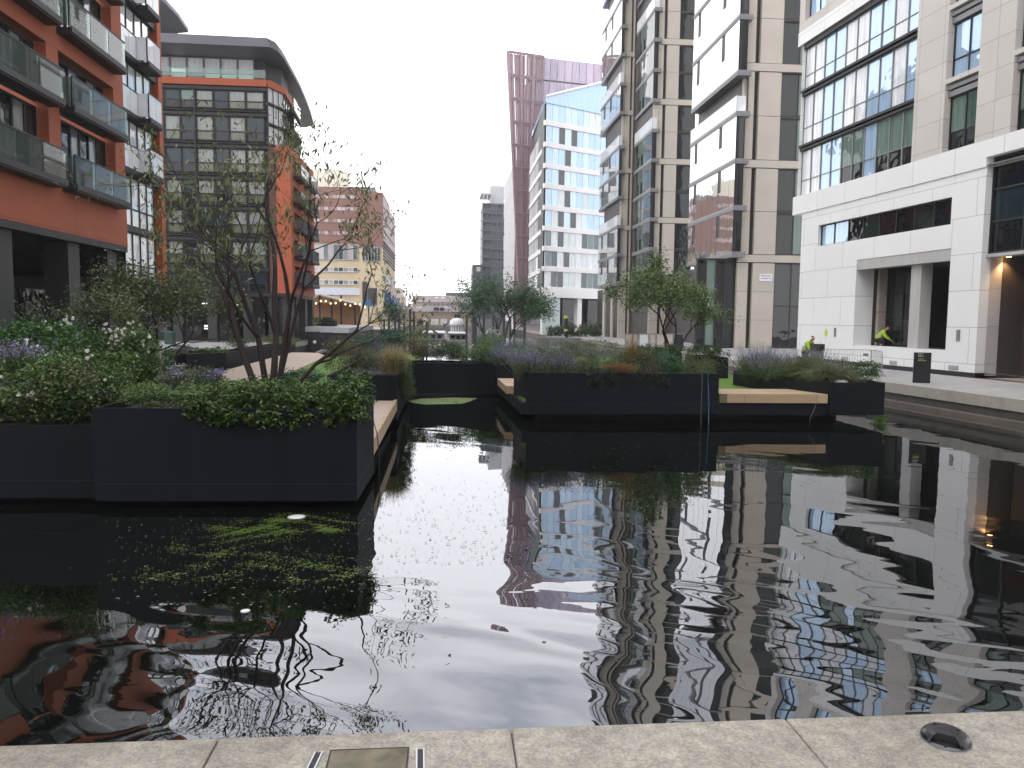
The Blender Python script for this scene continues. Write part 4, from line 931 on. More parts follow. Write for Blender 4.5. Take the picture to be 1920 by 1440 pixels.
# flush fittings in the coping
M_steel = plain('brushed_steel', (.55, .55, .56), .35, .1, metal=.6)
for (pa, pb, lab) in (((598, 1409), (583, 1440), 'steel edged drain slot set in the coping, left of the darker inset slab'), ((788, 1403), (788, 1440), 'steel edged drain slot set in the coping, right of the darker inset slab')):
    a, b = g(*pa, 1.705), g(*pb, 1.705); d = (b[0] - a[0], b[1] - a[1]); b = (a[0] + d[0] * 4, a[1] + d[1] * 4)
    t = thing('drain_slot', lab, 'drain', (a[0], a[1], 1.7), 'drain slots')
    def strip(u0, u1, z0, z1, end=0):
        q = MB(); dx, dy = b[0] - a[0], b[1] - a[1]
        q.prism([(u0 + dx, dy), (u1 + dx, dy), (u1, 0), (u0, 0)], z0, z1); return q
    for (u0, u1) in ((-.0155, -.0105), (.0105, .0155)): o = strip(u0, u1, .0005, .006).build('steel_edge', M_steel, t); o.location = (0, 0, 0)
    o = strip(-.0103, .0103, .0004, .002).build('grating', M_dark, t); o.location = (0, 0, 0)
pts = [g(*p, 1.704) for p in ((622, 1407), (764, 1404), (763, 1440), (612, 1440))]
t = thing('inspection_cover', 'square inset slab, mottled darker than the coping round it, between the two drain slots', 'cover', (pts[0][0], pts[0][1], 1.7))
w = pts[1][0] - pts[0][0]; 
m = MB(); m.box(0, w, -.4, 0, .0005, .0035); o = m.build('slab', plain('mottled_slab', (.125, .108, .072), .8, .45, scale=9), t); o.location = (0, 0, 0)
m = MB(); m.box(-.006, w + .006, .001, .006, .0003, .004); m.box(w + .001, w + .006, -.4, 0, .0003, .004); m.box(-.006, -.001, -.4, 0, .0003, .004); o = m.build('joint', M_dark, t); o.location = (0, 0, 0)
dx, dy = g(1773, 1384, 1.705)
t = thing('deck_light', 'low black domed light fitting with a cut-away front, bolted to the coping at right', 'light fitting', (dx, dy, 1.7)); t.rotation_euler = (0, 0, R(-35))
def dome(n=40):
    q = MB(); prof = [(.085, .0), (.087, .008), (.082, .02), (.07, .031), (.05, .038), (.02, .041), (0.001, .0415)]
    for i in range(len(prof) - 1):
        for k in range(n):
            t0, t1 = 2 * math.pi * k / n, 2 * math.pi * (k + 1) / n; tm_ = (t0 + t1) / 2
            cut = abs((tm_ - 1.5 * math.pi)) < .62
            def pt(r, z, th):
                x, y = r * math.cos(th), r * math.sin(th)
                if cut and y < -.038: y = -.038 + (y + .038) * .12 if z > .004 else y
                return (x, y, z)
            q.quad(pt(prof[i][0], prof[i][1], t0), pt(prof[i][0], prof[i][1], t1), pt(prof[i + 1][0], prof[i + 1][1], t1), pt(prof[i + 1][0], prof[i + 1][1], t0))
    return q
o = dome().build('dome', plain('black_enamel', (.010, .010, .012), .28, .2, scale=30), t, smooth=True); o.location = (0, 0, 0)
m = MB(); m.prism([(.09 * math.cos(k * math.pi / 16), .09 * math.sin(k * math.pi / 16)) for k in range(32)], 0, .004); o = m.build('base_plate', plain('worn_plate', (.16, .16, .17), .45, .2, scale=20), t); o.location = (0, 0, 0)
m = MB()
for (x, y) in ((-.04, .03), (.04, .02), (0, -.07)): m.prism([(x + .006 * math.cos(k * 1.05), y + .006 * math.sin(k * 1.05)) for k in range(6)], .0045 if y < -.05 else .034, .007 if y < -.05 else .041)
o = m.build('screw', M_dark, t); o.location = (0, 0, 0)
# ------------------------------------------------------------------ floating garden islands
M_hull = plain('navy_cladding', (.0065, .008, .012), .55, .2, spec=.15, scale=1.2, streak=True)
M_hull2 = plain('navy_trim', (.018, .021, .028), .4, .12)
M_float = plain('black_float', (.008, .008, .009), .8, .2)
M_turf = plain('green_turf', (.105, .20, .022), .9, .14, scale=2.2, bump=.6, bscale=120)
def decking(name, col):
    m, t, o = newmat(name); p = N(t, 'ShaderNodeBsdfPrincipled'); p.inputs['Roughness'].default_value = .6
    tcn = N(t, 'ShaderNodeTexCoord'); w_ = N(t, 'ShaderNodeTexBrick'); w_.inputs['Scale'].default_value = 1; w_.inputs['Brick Width'].default_value = 2.4; w_.inputs['Row Height'].default_value = .14; w_.inputs['Mortar Size'].default_value = .007
    w_.inputs['Color1'].default_value = C4([c * .9 for c in col]); w_.inputs['Color2'].default_value = C4([c * 1.08 for c in col]); w_.inputs['Mortar'].default_value = C4([c * .3 for c in col])
    n = N(t, 'ShaderNodeTexNoise'); n.inputs['Scale'].default_value = 9; mp_ = N(t, 'ShaderNodeMapping'); mp_.inputs['Scale'].default_value = (.2, 3, 3); t.links.new(tcn.outputs['Object'], mp_.inputs[0]); t.links.new(mp_.outputs[0], n.inputs[0])
    mr = N(t, 'ShaderNodeMapRange'); mr.inputs['To Min'].default_value = .75; mr.inputs['To Max'].default_value = 1.2; t.links.new(n.outputs[0], mr.inputs['Value'])
    t.links.new(tcn.outputs['Object'], w_.inputs['Vector']); s_ = N(t, 'ShaderNodeVectorMath', operation='SCALE'); t.links.new(w_.outputs[0], s_.inputs[0]); t.links.new(mr.outputs[0], s_.inputs['Scale']); t.links.new(s_.outputs[0], p.inputs['Base Color']); t.links.new(p.outputs[0], o.inputs[0]); return m
M_deck = decking('oak_decking', (.46, .33, .20)); M_path = decking('pale_decking', (.50, .385, .30))
def P0(o): o.location = (0, 0, 0); return o
def planter(label, poly, z0, z1, soil=.12, seam=None, name='planter_box'):
    """open box with wall thickness, soil inside; poly counter-clockwise in plan"""
    cx = sum(p[0] for p in poly) / len(poly); cy = sum(p[1] for p in poly) / len(poly)
    t = thing(name, label, 'planter', (cx, cy, z0)); n = len(poly)
    inn = []
    for i in range(n):
        a, b, c = Vector(poly[i - 1]), Vector(poly[i]), Vector(poly[(i + 1) % n])
        d1 = (b - a).normalized(); d2 = (c - b).normalized(); n1 = Vector((-d1.y, d1.x)); n2 = Vector((-d2.y, d2.x)); k = (n1 + n2); k = k / max(.3, k.dot(n1)) * .07
        inn.append((b.x + k.x, b.y + k.y))
    m = MB()
    for i in range(n):
        j = (i + 1) % n; a, b, c, d = poly[i], poly[j], inn[j], inn[i]
        zz = [z0, z1] if not seam else [z0, seam - .006, seam + .006, z1]
        m.quad((*a, z0), (*b, z0), (*b, z1), (*a, z1)) if not seam else None
        if seam:
            m.quad((*a, z0), (*b, z0), (*b, seam - .005), (*a, seam - .005)); m.quad((*a, seam + .005), (*b, seam + .005), (*b, z1), (*a, z1))
        m.quad((*a, z1), (*b, z1), (*c, z1), (*d, z1)); m.quad((*d, z1), (*c, z1), (*c, z1 - .4), (*d, z1 - .4))
    m.poly([(*p, z0) for p in poly[::-1]])
    m.build('shell', M_hull, t)
    if seam:
        m = MB()
        q = [(p[0] * .998 + cx * .002, p[1] * .998 + cy * .002) for p in poly]; m.prism(q, seam - .02, seam + .02); m.build('seam_joint', M_hull2, t)
    m = MB(); m.poly([(*p, z1 - soil) for p in inn]); m.build('soil', M_soil, t)
    return t
M_soil = plain('planting_soil', (.028, .021, .015), .95, .3, scale=8, bump=.5, bscale=20)
zd = .78
# left island
t = thing('floating_island', 'left floating garden: dark pontoon carrying lawn, pale boarded path and timber edge', 'floating garden', (-6, 30, 0))
iL = [(-1.9, 13.75), (-1.75, 23), (-1.72, 33), (-1.75, 58), (-6.2, 58), (-12.3, 33.5), (-12.8, 24), (-12.8, 13.85)]
m = MB(); m.prism(iL, .16, .66); m.build('hull', M_hull, t)
m = MB(); m.prism([(x + (.35 if x < -6 else -.35), y + (.3 if y < 20 else 0)) for x, y in iL], -.4, .155); m.build('float', M_float, t)
m = MB(); m.prism([(x + (.1 if x < -6 else -.1), y) for x, y in iL], .664, .74); m.build('lawn', M_turf, t)
path = [g(*p, .75) for p in ((396, 714), (500, 713), (560, 692), (612, 668), (596, 662), (548, 661), (440, 690), (420, 697))]
m = MB(); m.prism(path, .744, .765); m.build('boarded_path', M_path, t)
m = MB(); m.prism([(-2.75, 15.75), (-1.6, 15.75), (-1.62, 23.5), (-2.75, 23.5)], .744, .80); m.build('timber_deck', M_path, t)
m = MB(); m.prism([(-1.595, 15.7), (-1.50, 15.7), (-1.54, 23.5), (-1.63, 23.5)], .5, .83); m.build('timber_edge', M_deck, t)
planter('tall navy planter box at the front left, leafy hedge spilling over its front', [(-5.98, 13.42), (-1.56, 13.28), (-1.50, 15.72), (-5.98, 15.8)], .14, 1.74, seam=.44)
z0p = onY(100, 797, 13.75)[1]
planter('lower dark planter box of roses at far left, beside the tall navy planter box', [(-12.9, 13.85), (-6.0, 13.72), (-6.0, 18.6), (-12.9, 18.6)], .14, z0p, seam=.44)
planter('dark planter box with bronze shrubs and golden grass on the left island beside the inlet', [(-3.65, 23.65), (-1.55, 23.6), (-1.60, 33.2), (-3.7, 33.2)], .16, 1.56)
planter('navy planter box across the head of the inlet, between the two islands', [(-1.70, 33.0), (2.25, 33.05), (2.25, 35.4), (-1.70, 35.4)], .1, 1.4)
qa, qb = g(350, 700, .75), g(425, 695, .75)
planter('grey planter box of purple sage on the left island, next to the timber bench', [qa, qb, (qb[0] - 1.4, qb[1] + 3.2), (qa[0] - 1.8, qa[1] + 3.0)], .745, 1.6)
# bench
b0, b1 = g(258, 697, 1.2), g(352, 684, 1.2)
t = thing('bench', 'slim timber topped bench on dark legs among white roses on the left island', 'bench', (b0[0], b0[1], .745))
ang = math.atan2(b1[1] - b0[1], b1[0] - b0[0]); Lb = math.hypot(b1[0] - b0[0], b1[1] - b0[1]); t.rotation_euler = (0, 0, ang)
m = MB()
for k in range(4): m.box(0, Lb, k * .12, k * .12 + .11, .40, .45)
P0(m.build('seat', M_deck, t))
for k in (.1, .5, .9): m = MB(); m.box(Lb * k - .04, Lb * k + .04, .02, .44, 0, .395); P0(m.build('leg', M_dark, t))
# right island
t = thing('floating_island', 'right floating garden: dark pontoon carrying lawn and a timber step, lavender planters round it', 'floating garden', (9, 32, 0))
iR = [(2.35, 24.25), (14.2, 24.0), (14.25, 26.5), (13.4, 38), (12.5, 52), (2.2, 52), (2.05, 33), (2.12, 30.5)]
m = MB(); m.prism(iR, .28, .66); m.build('hull', M_hull, t)
m = MB(); m.prism([(3.0, 24.9), (13.1, 24.8), (13.1, 50), (3.0, 50)], -.4, .275); m.build('float', M_float, t)
m = MB(); m.prism([(p[0] + (.08 if p[0] < 5 else -.08), p[1] + .08) for p in iR], .664, .76); m.build('lawn', M_turf, t)
m = MB(); m.prism([(8.78, 24.08), (12.35, 23.98), (11.9, 25.9), (8.78, 25.95)], .68, .97); m.build('timber_step', M_deck, t)
m = MB(); m.prism([(2.06, 27.0), (3.0, 27.0), (3.0, 30.6), (1.98, 30.6)], .68, .95); m.build('timber_step', M_deck, t)
planter('long navy planter box fronting the right island, filled with lavender and orange grasses', [(2.5, 24.22), (8.72, 24.06), (8.72, 26.6), (2.3, 26.7)], .3, 1.62, seam=.62)
planter('low navy planter box at the right corner of the right island, beside the timber step', [(12.42, 23.93), (14.24, 23.9), (14.3, 27), (12.9, 30.4), (11.45, 30.0)], .3, 1.36)
planter('dark hedge planter box standing on the lawn behind the long navy planter', [(8.4, 33.6), (12.55, 33.5), (12.6, 36.2), (8.4, 36.2)], .76, 1.7)
planter('small navy planter box beside the left edge of the right island', [(2.0, 31.6), (3.9, 31.6), (3.9, 38), (2.0, 38)], .76, 1.42)

# ------------------------------------------------------------------ plants
class LB:
    def __init__(s): s.V = []; s.F = []; s.Mi = []; s.n = 0
    def leaves(s, P, size, aspect=.5, up=.6, k=0, fold=.15, jit=.35, droop=0.0, dirs=None):
        P = np.asarray(P, float); n = len(P)
        if n == 0: return
        size = size * (1 + jit * (rng.random(n) * 2 - 1))
        nr = rng.normal(size=(n, 3)); nr /= np.linalg.norm(nr, axis=1)[:, None]; nr[:, 2] = np.abs(nr[:, 2]); nr += np.array([0, 0, up]); nr /= np.linalg.norm(nr, axis=1)[:, None]
        d = rng.normal(size=(n, 3)) if dirs is None else dirs + rng.normal(size=(n, 3)) * .25
        d[:, 2] -= droop; d -= (d * nr).sum(1)[:, None] * nr; d /= np.linalg.norm(d, axis=1)[:, None] + 1e-9
        if droop > .5:
            d[:, 2] -= droop; d /= np.linalg.norm(d, axis=1)[:, None]
        sd_ = np.cross(nr, d); L_ = size[:, None]; w = L_ * aspect * .5
        a = P - d * L_ * .5; b = P + sd_ * w + nr * L_ * fold; c = P + d * L_ * .5; e = P - sd_ * w + nr * L_ * fold
        s.V.append(np.stack([a, e, c, b], 1).reshape(-1, 3)); s.F.append(np.arange(4 * n).reshape(n, 4) + s.n); s.Mi.append(np.full(n, k)); s.n += 4 * n
    def blades(s, base, tip, w, k=0, sag=.15):
        """thin curved blades from base to tip"""
        base = np.asarray(base, float); tip = np.asarray(tip, float); n = len(base)
        d = tip - base; sd_ = np.cross(d, rng.normal(size=(n, 3))); sd_ /= np.linalg.norm(sd_, axis=1)[:, None] + 1e-9
        Ln = np.linalg.norm(d, axis=1)[:, None]; mid = base + d * .55; mid[:, 2] += (Ln[:, 0] * sag)
        ww = w * (.7 + .6 * rng.random((n, 1)))
        v = np.stack([base - sd_ * ww * .5, base + sd_ * ww * .5, mid + sd_ * ww * .4, tip + sd_ * ww * .08, tip - sd_ * ww * .08, mid - sd_ * ww * .4], 1).reshape(-1, 3)
        i = np.arange(n)[:, None] * 6 + s.n
        s.V.append(v); s.F.append(np.concatenate([i + np.array([[0, 1, 2, 5]]), i + np.array([[5, 2, 3, 4]])], 0)); s.Mi.append(np.full(2 * n, k)); s.n += 6 * n
    def mesh(s, name, mats):
        V = np.concatenate(s.V); F = np.concatenate(s.F); Mi = np.concatenate(s.Mi)
        me = bpy.data.meshes.new(name); me.vertices.add(len(V)); me.vertices.foreach_set('co', V.astype(np.float32).ravel())
        me.loops.add(F.size); me.loops.foreach_set('vertex_index', F.astype(np.int32).ravel())
        me.polygons.add(len(F)); me.polygons.foreach_set('loop_start', (np.arange(len(F)) * 4).astype(np.int32)); me.polygons.foreach_set('material_index', Mi.astype(np.int32))
        for m in (mats if isinstance(mats, (list, tuple)) else [mats]): me.materials.append(m)
        me.update(calc_edges=True); me.validate(); return me
def sphere_pts(n, lo=.55):
    v = rng.normal(size=(n, 3)); v /= np.linalg.norm(v, axis=1)[:, None]; return v * (lo + (1 - lo) * rng.random((n, 1)) ** .6)
def clumpy(c, r, n, clumps=16, tight=.34, zmin=None):
    """points gathered in clumps through an ellipsoid, so that gaps and shoots appear"""
    cc = sphere_pts(clumps, .35); ii = rng.integers(0, clumps, n); sz = (.6 + .8 * rng.random(clumps))[ii][:, None]
    p = cc[ii] + rng.normal(size=(n, 3)) * tight * sz * .6
    q = np.array(c) + p * np.array(r)
    if zmin is not None: q = q[q[:, 2] > zmin]
    return q
LG = {}
def lm(name, cols, **k):
    if name not in LG: LG[name] = leafmat('leaf_' + name, cols, **k)
    return LG[name]
l_glossy = lm('glossy', [(.024, .052, .010), (.05, .095, .018), (.085, .145, .028), (.14, .21, .045)], rough=.32)
l_rose = lm('rose', [(.032, .066, .016), (.062, .118, .03), (.10, .17, .045), (.16, .23, .065)])
l_bright = lm('bright', [(.06, .14, .02), (.10, .21, .03), (.16, .28, .045)])
l_bluegreen = lm('bluegreen', [(.022, .07, .034), (.04, .11, .055), (.055, .14, .075)])
l_grey = lm('greygreen', [(.09, .12, .065), (.14, .17, .10), (.20, .23, .15)], rough=.7)
l_lavleaf = lm('lavender_leaf', [(.07, .11, .045), (.11, .155, .065), (.15, .19, .10)], rough=.6)
l_olive = lm('olive', [(.07, .095, .028), (.12, .145, .048), (.18, .19, .075)], rough=.6)
l_bronze = lm('bronze', [(.08, .07, .032), (.13, .115, .055), (.19, .165, .095)], rough=.7)
l_lav = lm('lavender', [(.20, .165, .36), (.30, .26, .48), (.38, .34, .56)], rough=.8)
l_gold = lm('gold', [(.38, .30, .15), (.50, .41, .22), (.30, .25, .12)], rough=.8)
l_orange = lm('orange', [(.28, .12, .04), (.36, .19, .06), (.22, .09, .03)], rough=.8)
l_red = lm('red', [(.10, .03, .02), (.14, .05, .03)], rough=.7)
l_white = lm('white', [(.75, .75, .68), (.85, .84, .78)], rough=.7)
l_tree = lm('tree', [(.06, .105, .03), (.105, .16, .05), (.15, .21, .075), (.21, .26, .11)])
l_cherry = lm('cherry', [(.06, .085, .022), (.11, .14, .04), (.18, .20, .075), (.22, .22, .12)])
def at(px, py, Y): x, z = onY(px, py, Y); return (x, Y, z)
def bush(name, label, blobs, kind, cat='shrub', n=2600, size=.06, aspect=.55, up=.6, flowers=None, group=None, zmin=None, tight=.34, k2=None, clumps=16):
    """blobs: (px, py, Y, half width px, half height px, half depth m)"""
    b0 = blobs[0]; c0 = at(b0[0], b0[1], b0[2]); lb = LB()
    for (px, py, Y, hw, hh, hd) in blobs:
        c = at(px, py, Y); s_ = Y / FPX; r = (hw * s_, hd, hh * s_)
        p = clumpy(c, r, n, clumps, tight, zmin)
        lb.leaves(p, size, aspect, up, k=0)
        if k2 is not None:
            q = clumpy(c, r, n // 4, 7, tight, zmin); lb.leaves(q, size, aspect, up, k=1)
        # woody shoots through the middle
        bs = np.array(c) + rng.normal(size=(24, 3)) * np.array(r) * np.array([.35, .35, 0]) - np.array([0, 0, r[2] * .9]); tp = np.array(c) + sphere_pts(24, .7) * np.array(r)
        lb.blades(bs, tp, .012, k=0, sag=.02)
    o = link(name, lb.mesh(name, [kind] + ([k2] if k2 else [])))
    tag(o, label, cat, group)
    if flowers:
        f = LB()
        pts = []
        for (px, py, Y, m_) in flowers:
            c = np.array(at(px, py, Y))
            for _ in range(m_): pts.append(c + rng.normal(size=3) * .07)
        pts = np.array(pts)
        for q in range(5):
            a = q * 1.2566; dirs = np.tile(np.array([[math.cos(a), -.35, math.sin(a)]]), (len(pts), 1)); f.leaves(pts + dirs * .02, .05, .9, .1, 0, .1, .25, 0, dirs)
        fo = bpy.data.objects.new('flowers', f.mesh('flowers', l_white)); COL.objects.link(fo); fo.parent = o
    return o
def lavender(name, label, c, r, h, n=420, tilt=.45, purple=.55, leaf=None, cat='lavender', group=None):
    """upright grey stems with purple flower spikes fanning out of a low mound; c in metres"""
    lb = LB(); c = np.array(c)
    base = c + rng.normal(size=(n, 3)) * np.array([r[0] * .42, r[1] * .42, 0]); d = rng.normal(size=(n, 3)) * tilt; d[:, 2] = 1; d[:, :2] += (base - c)[:, :2] / np.array(r[:2]) * .35
    d /= np.linalg.norm(d, axis=1)[:, None]; L_ = h * (.65 + .5 * rng.random((n, 1))); tip = base + d * L_; lb.blades(base, tip, .012, 0, .0)
    t_ = rng.random((n * 6, 1)); ii = rng.integers(0, n, n * 6); p = base[ii] + (tip - base)[ii] * (.1 + .5 * t_); lb.leaves(p + rng.normal(size=p.shape) * .02, .05, .3, .3, 0)
    ii = rng.integers(0, n, n * 6); t_ = rng.random((n * 6, 1)) ** .8; p = base[ii] + (tip - base)[ii] * (1 - purple * .8 * t_); lb.leaves(p + rng.normal(size=p.shape) * .018, .032, .7, .2, 1)
    p = c + sphere_pts(n * 3, .2) * np.array([r[0], r[1], h * .35]); lb.leaves(p, .06, .3, .3, 0)
    return tag(link(name, lb.mesh(name, [leaf or l_lavleaf, l_lav])), label, cat, group)
def grasses(name, label, c, r, h, mats=(l_olive, l_gold), n=900, droop=.5, cat='ornamental grass', group=None, mix=.35, w=.009):
    lb = LB(); c = np.array(c)
    for k, q in ((0, int(n * (1 - mix))), (1, int(n * mix))):
        base = c + rng.normal(size=(q, 3)) * np.array([r * .25, r * .25, 0]); a = rng.random(q) * 6.283; rad = r * (.3 + .9 * rng.random(q))
        hh = h * (.6 + .5 * rng.random(q)) * (1.1 if k else .9); tip = base + np.stack([np.cos(a) * rad, np.sin(a) * rad, hh - droop * rad], 1); lb.blades(base, tip, w, k, .18)
    return tag(link(name, lb.mesh(name, list(mats))), label, cat, group)

# hedge in the tall navy box
lb = LB()
for (x, y, z, rx, ry, rz, n, s_) in [(-3.9 + k * .42, 14.3 + .15 * math.sin(k), 1.80 + .05 * math.sin(k * 1.7) + .05 * (k > 4), .42, .85, .30, 1500, .082) for k in range(6)] + [(-4.75, 14.4, 1.70, .5, .7, .22, 1100, .06)]:
    lb.leaves(clumpy((x, y, z), (rx, ry, rz), n, 22, .3), s_, .42, .9)
for k in range(10): lb.leaves(clumpy((-4.2 + k * .29, 13.32, 1.68 - .05 * (k % 3)), (.24, .12, .20), 330, 8, .35), .085, .42, .5)
lb.leaves(clumpy((-3.3, 14.2, 1.9), (1.7, .8, .28), 2600, 40, .22), .08, .42, .9)
tag(link('hedge', lb.mesh('hedge', l_glossy)), 'glossy evergreen hedge spilling over the front of the tall navy planter box', 'hedge')
lb = LB(); lb.leaves(clumpy((-1.85, 14.6, 2.0), (.4, .9, .27), 2600, 26, .3), .085, .42, .9); lb.leaves(clumpy((-1.75, 13.5, 1.80), (.25, .35, .25), 900, 12, .3), .085, .42, .7)
tag(link('shrub', lb.mesh('shrub', lm('bright_glossy', [(.022, .06, .010), (.04, .10, .016), (.065, .15, .022)], rough=.35))), 'brighter green evergreen shrub at the right end of the tall navy planter box', 'shrub')
bush('shrub', 'loose light green shrub at the left end of the tall navy planter box', [(275, 742, 14.4, 45, 22, .6)], l_rose, n=1500, size=.05)
bush('shrub', 'dark blue-green dome shrub behind the hedge, right of the bare tree stems', [(560, 712, 17.5, 46, 18, .5)], l_bluegreen, n=3000, size=.05)
bush('sage', 'grey leaved sage with mauve spikes behind the left end of the hedge', [(340, 712, 17.0, 48, 22, .6), (385, 705, 17.6, 30, 16, .5)], l_grey, n=2200, size=.06, k2=l_lav, aspect=.4)
# rose bed on the far left
rb = 'rose bushes in the left bed'
bush('rose_bush', 'big rose bush at the front left corner with two pale blooms low down', [(40, 738, 14.9, 80, 62, .8)], l_rose, 'rose bush', 6500, .075, flowers=[(50, 735, 14.1, 3), (8, 722, 14.1, 1)], group=rb, zmin=1.4, clumps=34)
bush('rose_bush', 'rose bush just left of the tall navy box, bronze tipped shoots over the low planter', [(150, 742, 14.9, 62, 58, .8)], l_rose, 'rose bush', 5600, .07, flowers=[(195, 713, 14.3, 1), (204, 732, 14.3, 1), (139, 735, 14.2, 1)], group=rb, zmin=1.4, k2=l_bronze, clumps=30)
bush('rose_bush', 'rose bush with a group of three white blooms in the middle of the bed', [(170, 690, 16.2, 66, 34, .8)], l_rose, 'rose bush', 4600, .07, flowers=[(157, 672, 15.5, 5), (166, 668, 15.5, 4), (149, 683, 15.5, 2)], group=rb, clumps=26)
bush('rose_bush', 'tall rose bush at the back of the bed crowned with a pale bloom spray', [(105, 642, 18.0, 66, 38, .9)], lm('fresh', [(.035, .10, .02), (.06, .155, .032), (.095, .21, .045)]), 'rose bush', 5200, .085, flowers=[(132, 602, 17.6, 6), (124, 608, 17.6, 4), (96, 613, 17.6, 4)], group=rb, clumps=28)
bush('rose_bush', 'rose bush at far left edge under the dark columns, fresh green and without blooms', [(10, 652, 18.0, 50, 34, .9)], LG['fresh'], 'rose bush', 3600, .085, group=rb, clumps=22)
bush('rose_bush', 'rose bush covered by the largest drift of white blooms, right of the dark colonnade pier', [(215, 655, 18.6, 56, 40, .9), (262, 668, 18.6, 44, 44, .8)], l_rose, 'rose bush', 3600, .07,
     flowers=[(x, y, 17.9, 3) for x, y in ((193, 616), (203, 622), (213, 618), (222, 623), (210, 630), (226, 630), (204, 632), (216, 638), (240, 617), (256, 621), (271, 630), (226, 637), (250, 616), (270, 642), (255, 660))], group=rb, clumps=26)
bush('rose_bush', 'rose bush trailing white blooms in front of the timber bench', [(285, 676, 19.5, 36, 34, .7)], l_rose, 'rose bush', 3000, .06,
     flowers=[(x, y, 18.8, 3) for x, y in ((292, 657), (301, 657), (309, 655), (276, 668), (290, 676), (296, 669), (277, 678), (286, 690), (296, 692))], group=rb, clumps=20)
bush('shrub', 'yellow-green leafy shrub in the middle of the rose bed', [(100, 690, 15.6, 60, 24, .6)], l_bright, n=2600, size=.08)
bush('shrub', 'small lime shrub behind the three white roses', [(225, 675, 17.0, 24, 18, .5)], l_bright, n=1200, size=.06)
bush('shrub', 'dark green shrub low in the bed beside the tall navy box corner', [(230, 735, 15.8, 44, 40, .7)], l_rose, n=4200, size=.055, clumps=24)
bush('conifer', 'small feathery pointed shrub rising behind the white roses', [(235, 612, 20.5, 20, 36, .5), (235, 640, 20.5, 30, 26, .6)], l_olive, 'conifer', 1900, .06, aspect=.3)
lavender('lavender', 'misty pale lavender clump at the far left edge among the roses', at(28, 690, 15.6), (.6, .5), .6, 230)
bush('shrub', 'white flowering shrub patch left in the bed', [(60, 668, 16.4, 40, 20, .5)], l_grey, n=1300, size=.05, flowers=[(32, 648, 15.9, 3), (46, 645, 15.9, 3), (66, 655, 15.9, 3), (90, 665, 15.9, 2), (98, 668, 15.9, 2)])
# planter on the inlet (left island)
bush('shrub', 'bronze feathery shrub at the left end of the inlet planter', [(650, 668, 24.6, 38, 36, .8)], l_bronze, n=5200, size=.06, aspect=.3, k2=l_olive)
bush('shrub', 'grey-mauve spiky shrub in the middle of the inlet planter', [(692, 666, 25.0, 40, 36, .8), (725, 672, 25.4, 26, 28, .7)], l_grey, n=4200, size=.055, aspect=.3, k2=l_lav)
grasses('ornamental_grass', 'golden feather grass plume on the corner of the inlet planter', at(738, 700, 24.3), .5, .95, (l_olive, l_gold), 1300, .6, mix=.5)
lb = LB()
for k in range(6): lb.leaves(clumpy(at(757 + k * 1.5, 690 + k * 9, 24.4 + k * .5), (.26, .6, .28), 1100, 14, .4), .08, .22, .2, 0, .1, .3, .7)
tag(link('trailing_plant', lb.mesh('trailing_plant', lm('trail', [(.05, .085, .03), (.085, .135, .05), (.13, .18, .08)]))), 'feathery green plant trailing down the side of the inlet planter to the water', 'plant')
bush('shrub', 'blue-green shrub at the back of the inlet planter', [(722, 642, 30.5, 50, 21, 1.2)], l_bluegreen, n=5600, size=.07)
bush('shrub', 'olive green shrub behind the bronze one, near the black barge bow', [(680, 648, 30.8, 30, 20, 1.0)], l_olive, n=2400, size=.06, aspect=.35)
bush('shrub', 'red-brown heather patch left of the inlet head', [(775, 652, 33.4, 22, 14, .6)], l_red, n=1500, size=.06, k2=l_rose)
bush('shrub', 'low evergreen in front of the far mooring posts, at the back of the inlet', [(770, 634, 40, 40, 13, 1.4)], l_rose, n=2400, size=.08)
# planter at the head of the inlet
bush('shrub', 'pale flecked shrub at the left half of the inlet head planter', [(812, 662, 34.0, 44, 22, .8)], l_grey, n=4200, size=.065, k2=l_rose, flowers=[(806, 650, 33.6, 4), (826, 648, 33.6, 5), (815, 652, 33.6, 4), (838, 655, 33.6, 3)])
bush('shrub', 'green rose shrub at the right half of the inlet head planter', [(875, 660, 34.0, 42, 24, .8), (922, 664, 34.0, 22, 20, .7)], l_rose, n=4200, size=.065, k2=l_bright, flowers=[(885, 645, 33.6, 2), (889, 653, 33.6, 2)])
bush('shrub', 'bush with creamy white blooms under the big leafy tree', [(915, 638, 44, 30, 16, 1.2)], l_rose, n=2600, size=.08, flowers=[(913, 622, 43, 4), (922, 620, 43, 6), (930, 621, 43, 6), (933, 626, 43, 4)])
lavender('lavender', 'hazy lavender cloud behind the left corner of the right island', at(962, 672, 37), (.8, .7), 1.15, 560, .45, .7)
lavender('lavender', 'low lavender clump beside the small planter on the right island', at(945, 680, 32.2), (.55, .5), .75, 420, .5, .8)
bush('shrub', 'light green feathery shrub behind the lavender, right of the inlet', [(1005, 658, 34, 46, 22, 1.0)], l_olive, n=3800, size=.06, aspect=.35, k2=l_bright)
# long navy planter
lavender('lavender', 'lavender mound at the left corner of the long navy planter', at(985, 700, 25.0), (.45, .6), .85, 420, .4, .55)
lavender('lavender', 'lavender mound second from the left end of the long navy planter', at(1045, 702, 25.2), (.5, .6), .85, 420, .4, .6)
bush('shrub', 'feathery green shrub left of the orange grass in the long navy planter', [(1015, 684, 25.4, 46, 26, .8), (1075, 680, 25.6, 40, 30, .8), (1170, 686, 25.4, 30, 24, .8)], l_olive, n=3600, size=.05, aspect=.32, k2=l_grey)
bush('shrub', 'rounded grey-green shrub right of the second lavender mound', [(1145, 676, 25.6, 36, 28, .8), (1105, 682, 25.2, 30, 24, .8)], l_grey, n=3600, size=.05, aspect=.32, k2=l_olive)
grasses('ornamental_grass', 'orange tipped grass at the front lip of the long navy planter', at(1160, 704, 24.5), .5, .5, (l_bronze, l_orange), 1000, .35, mix=.35)
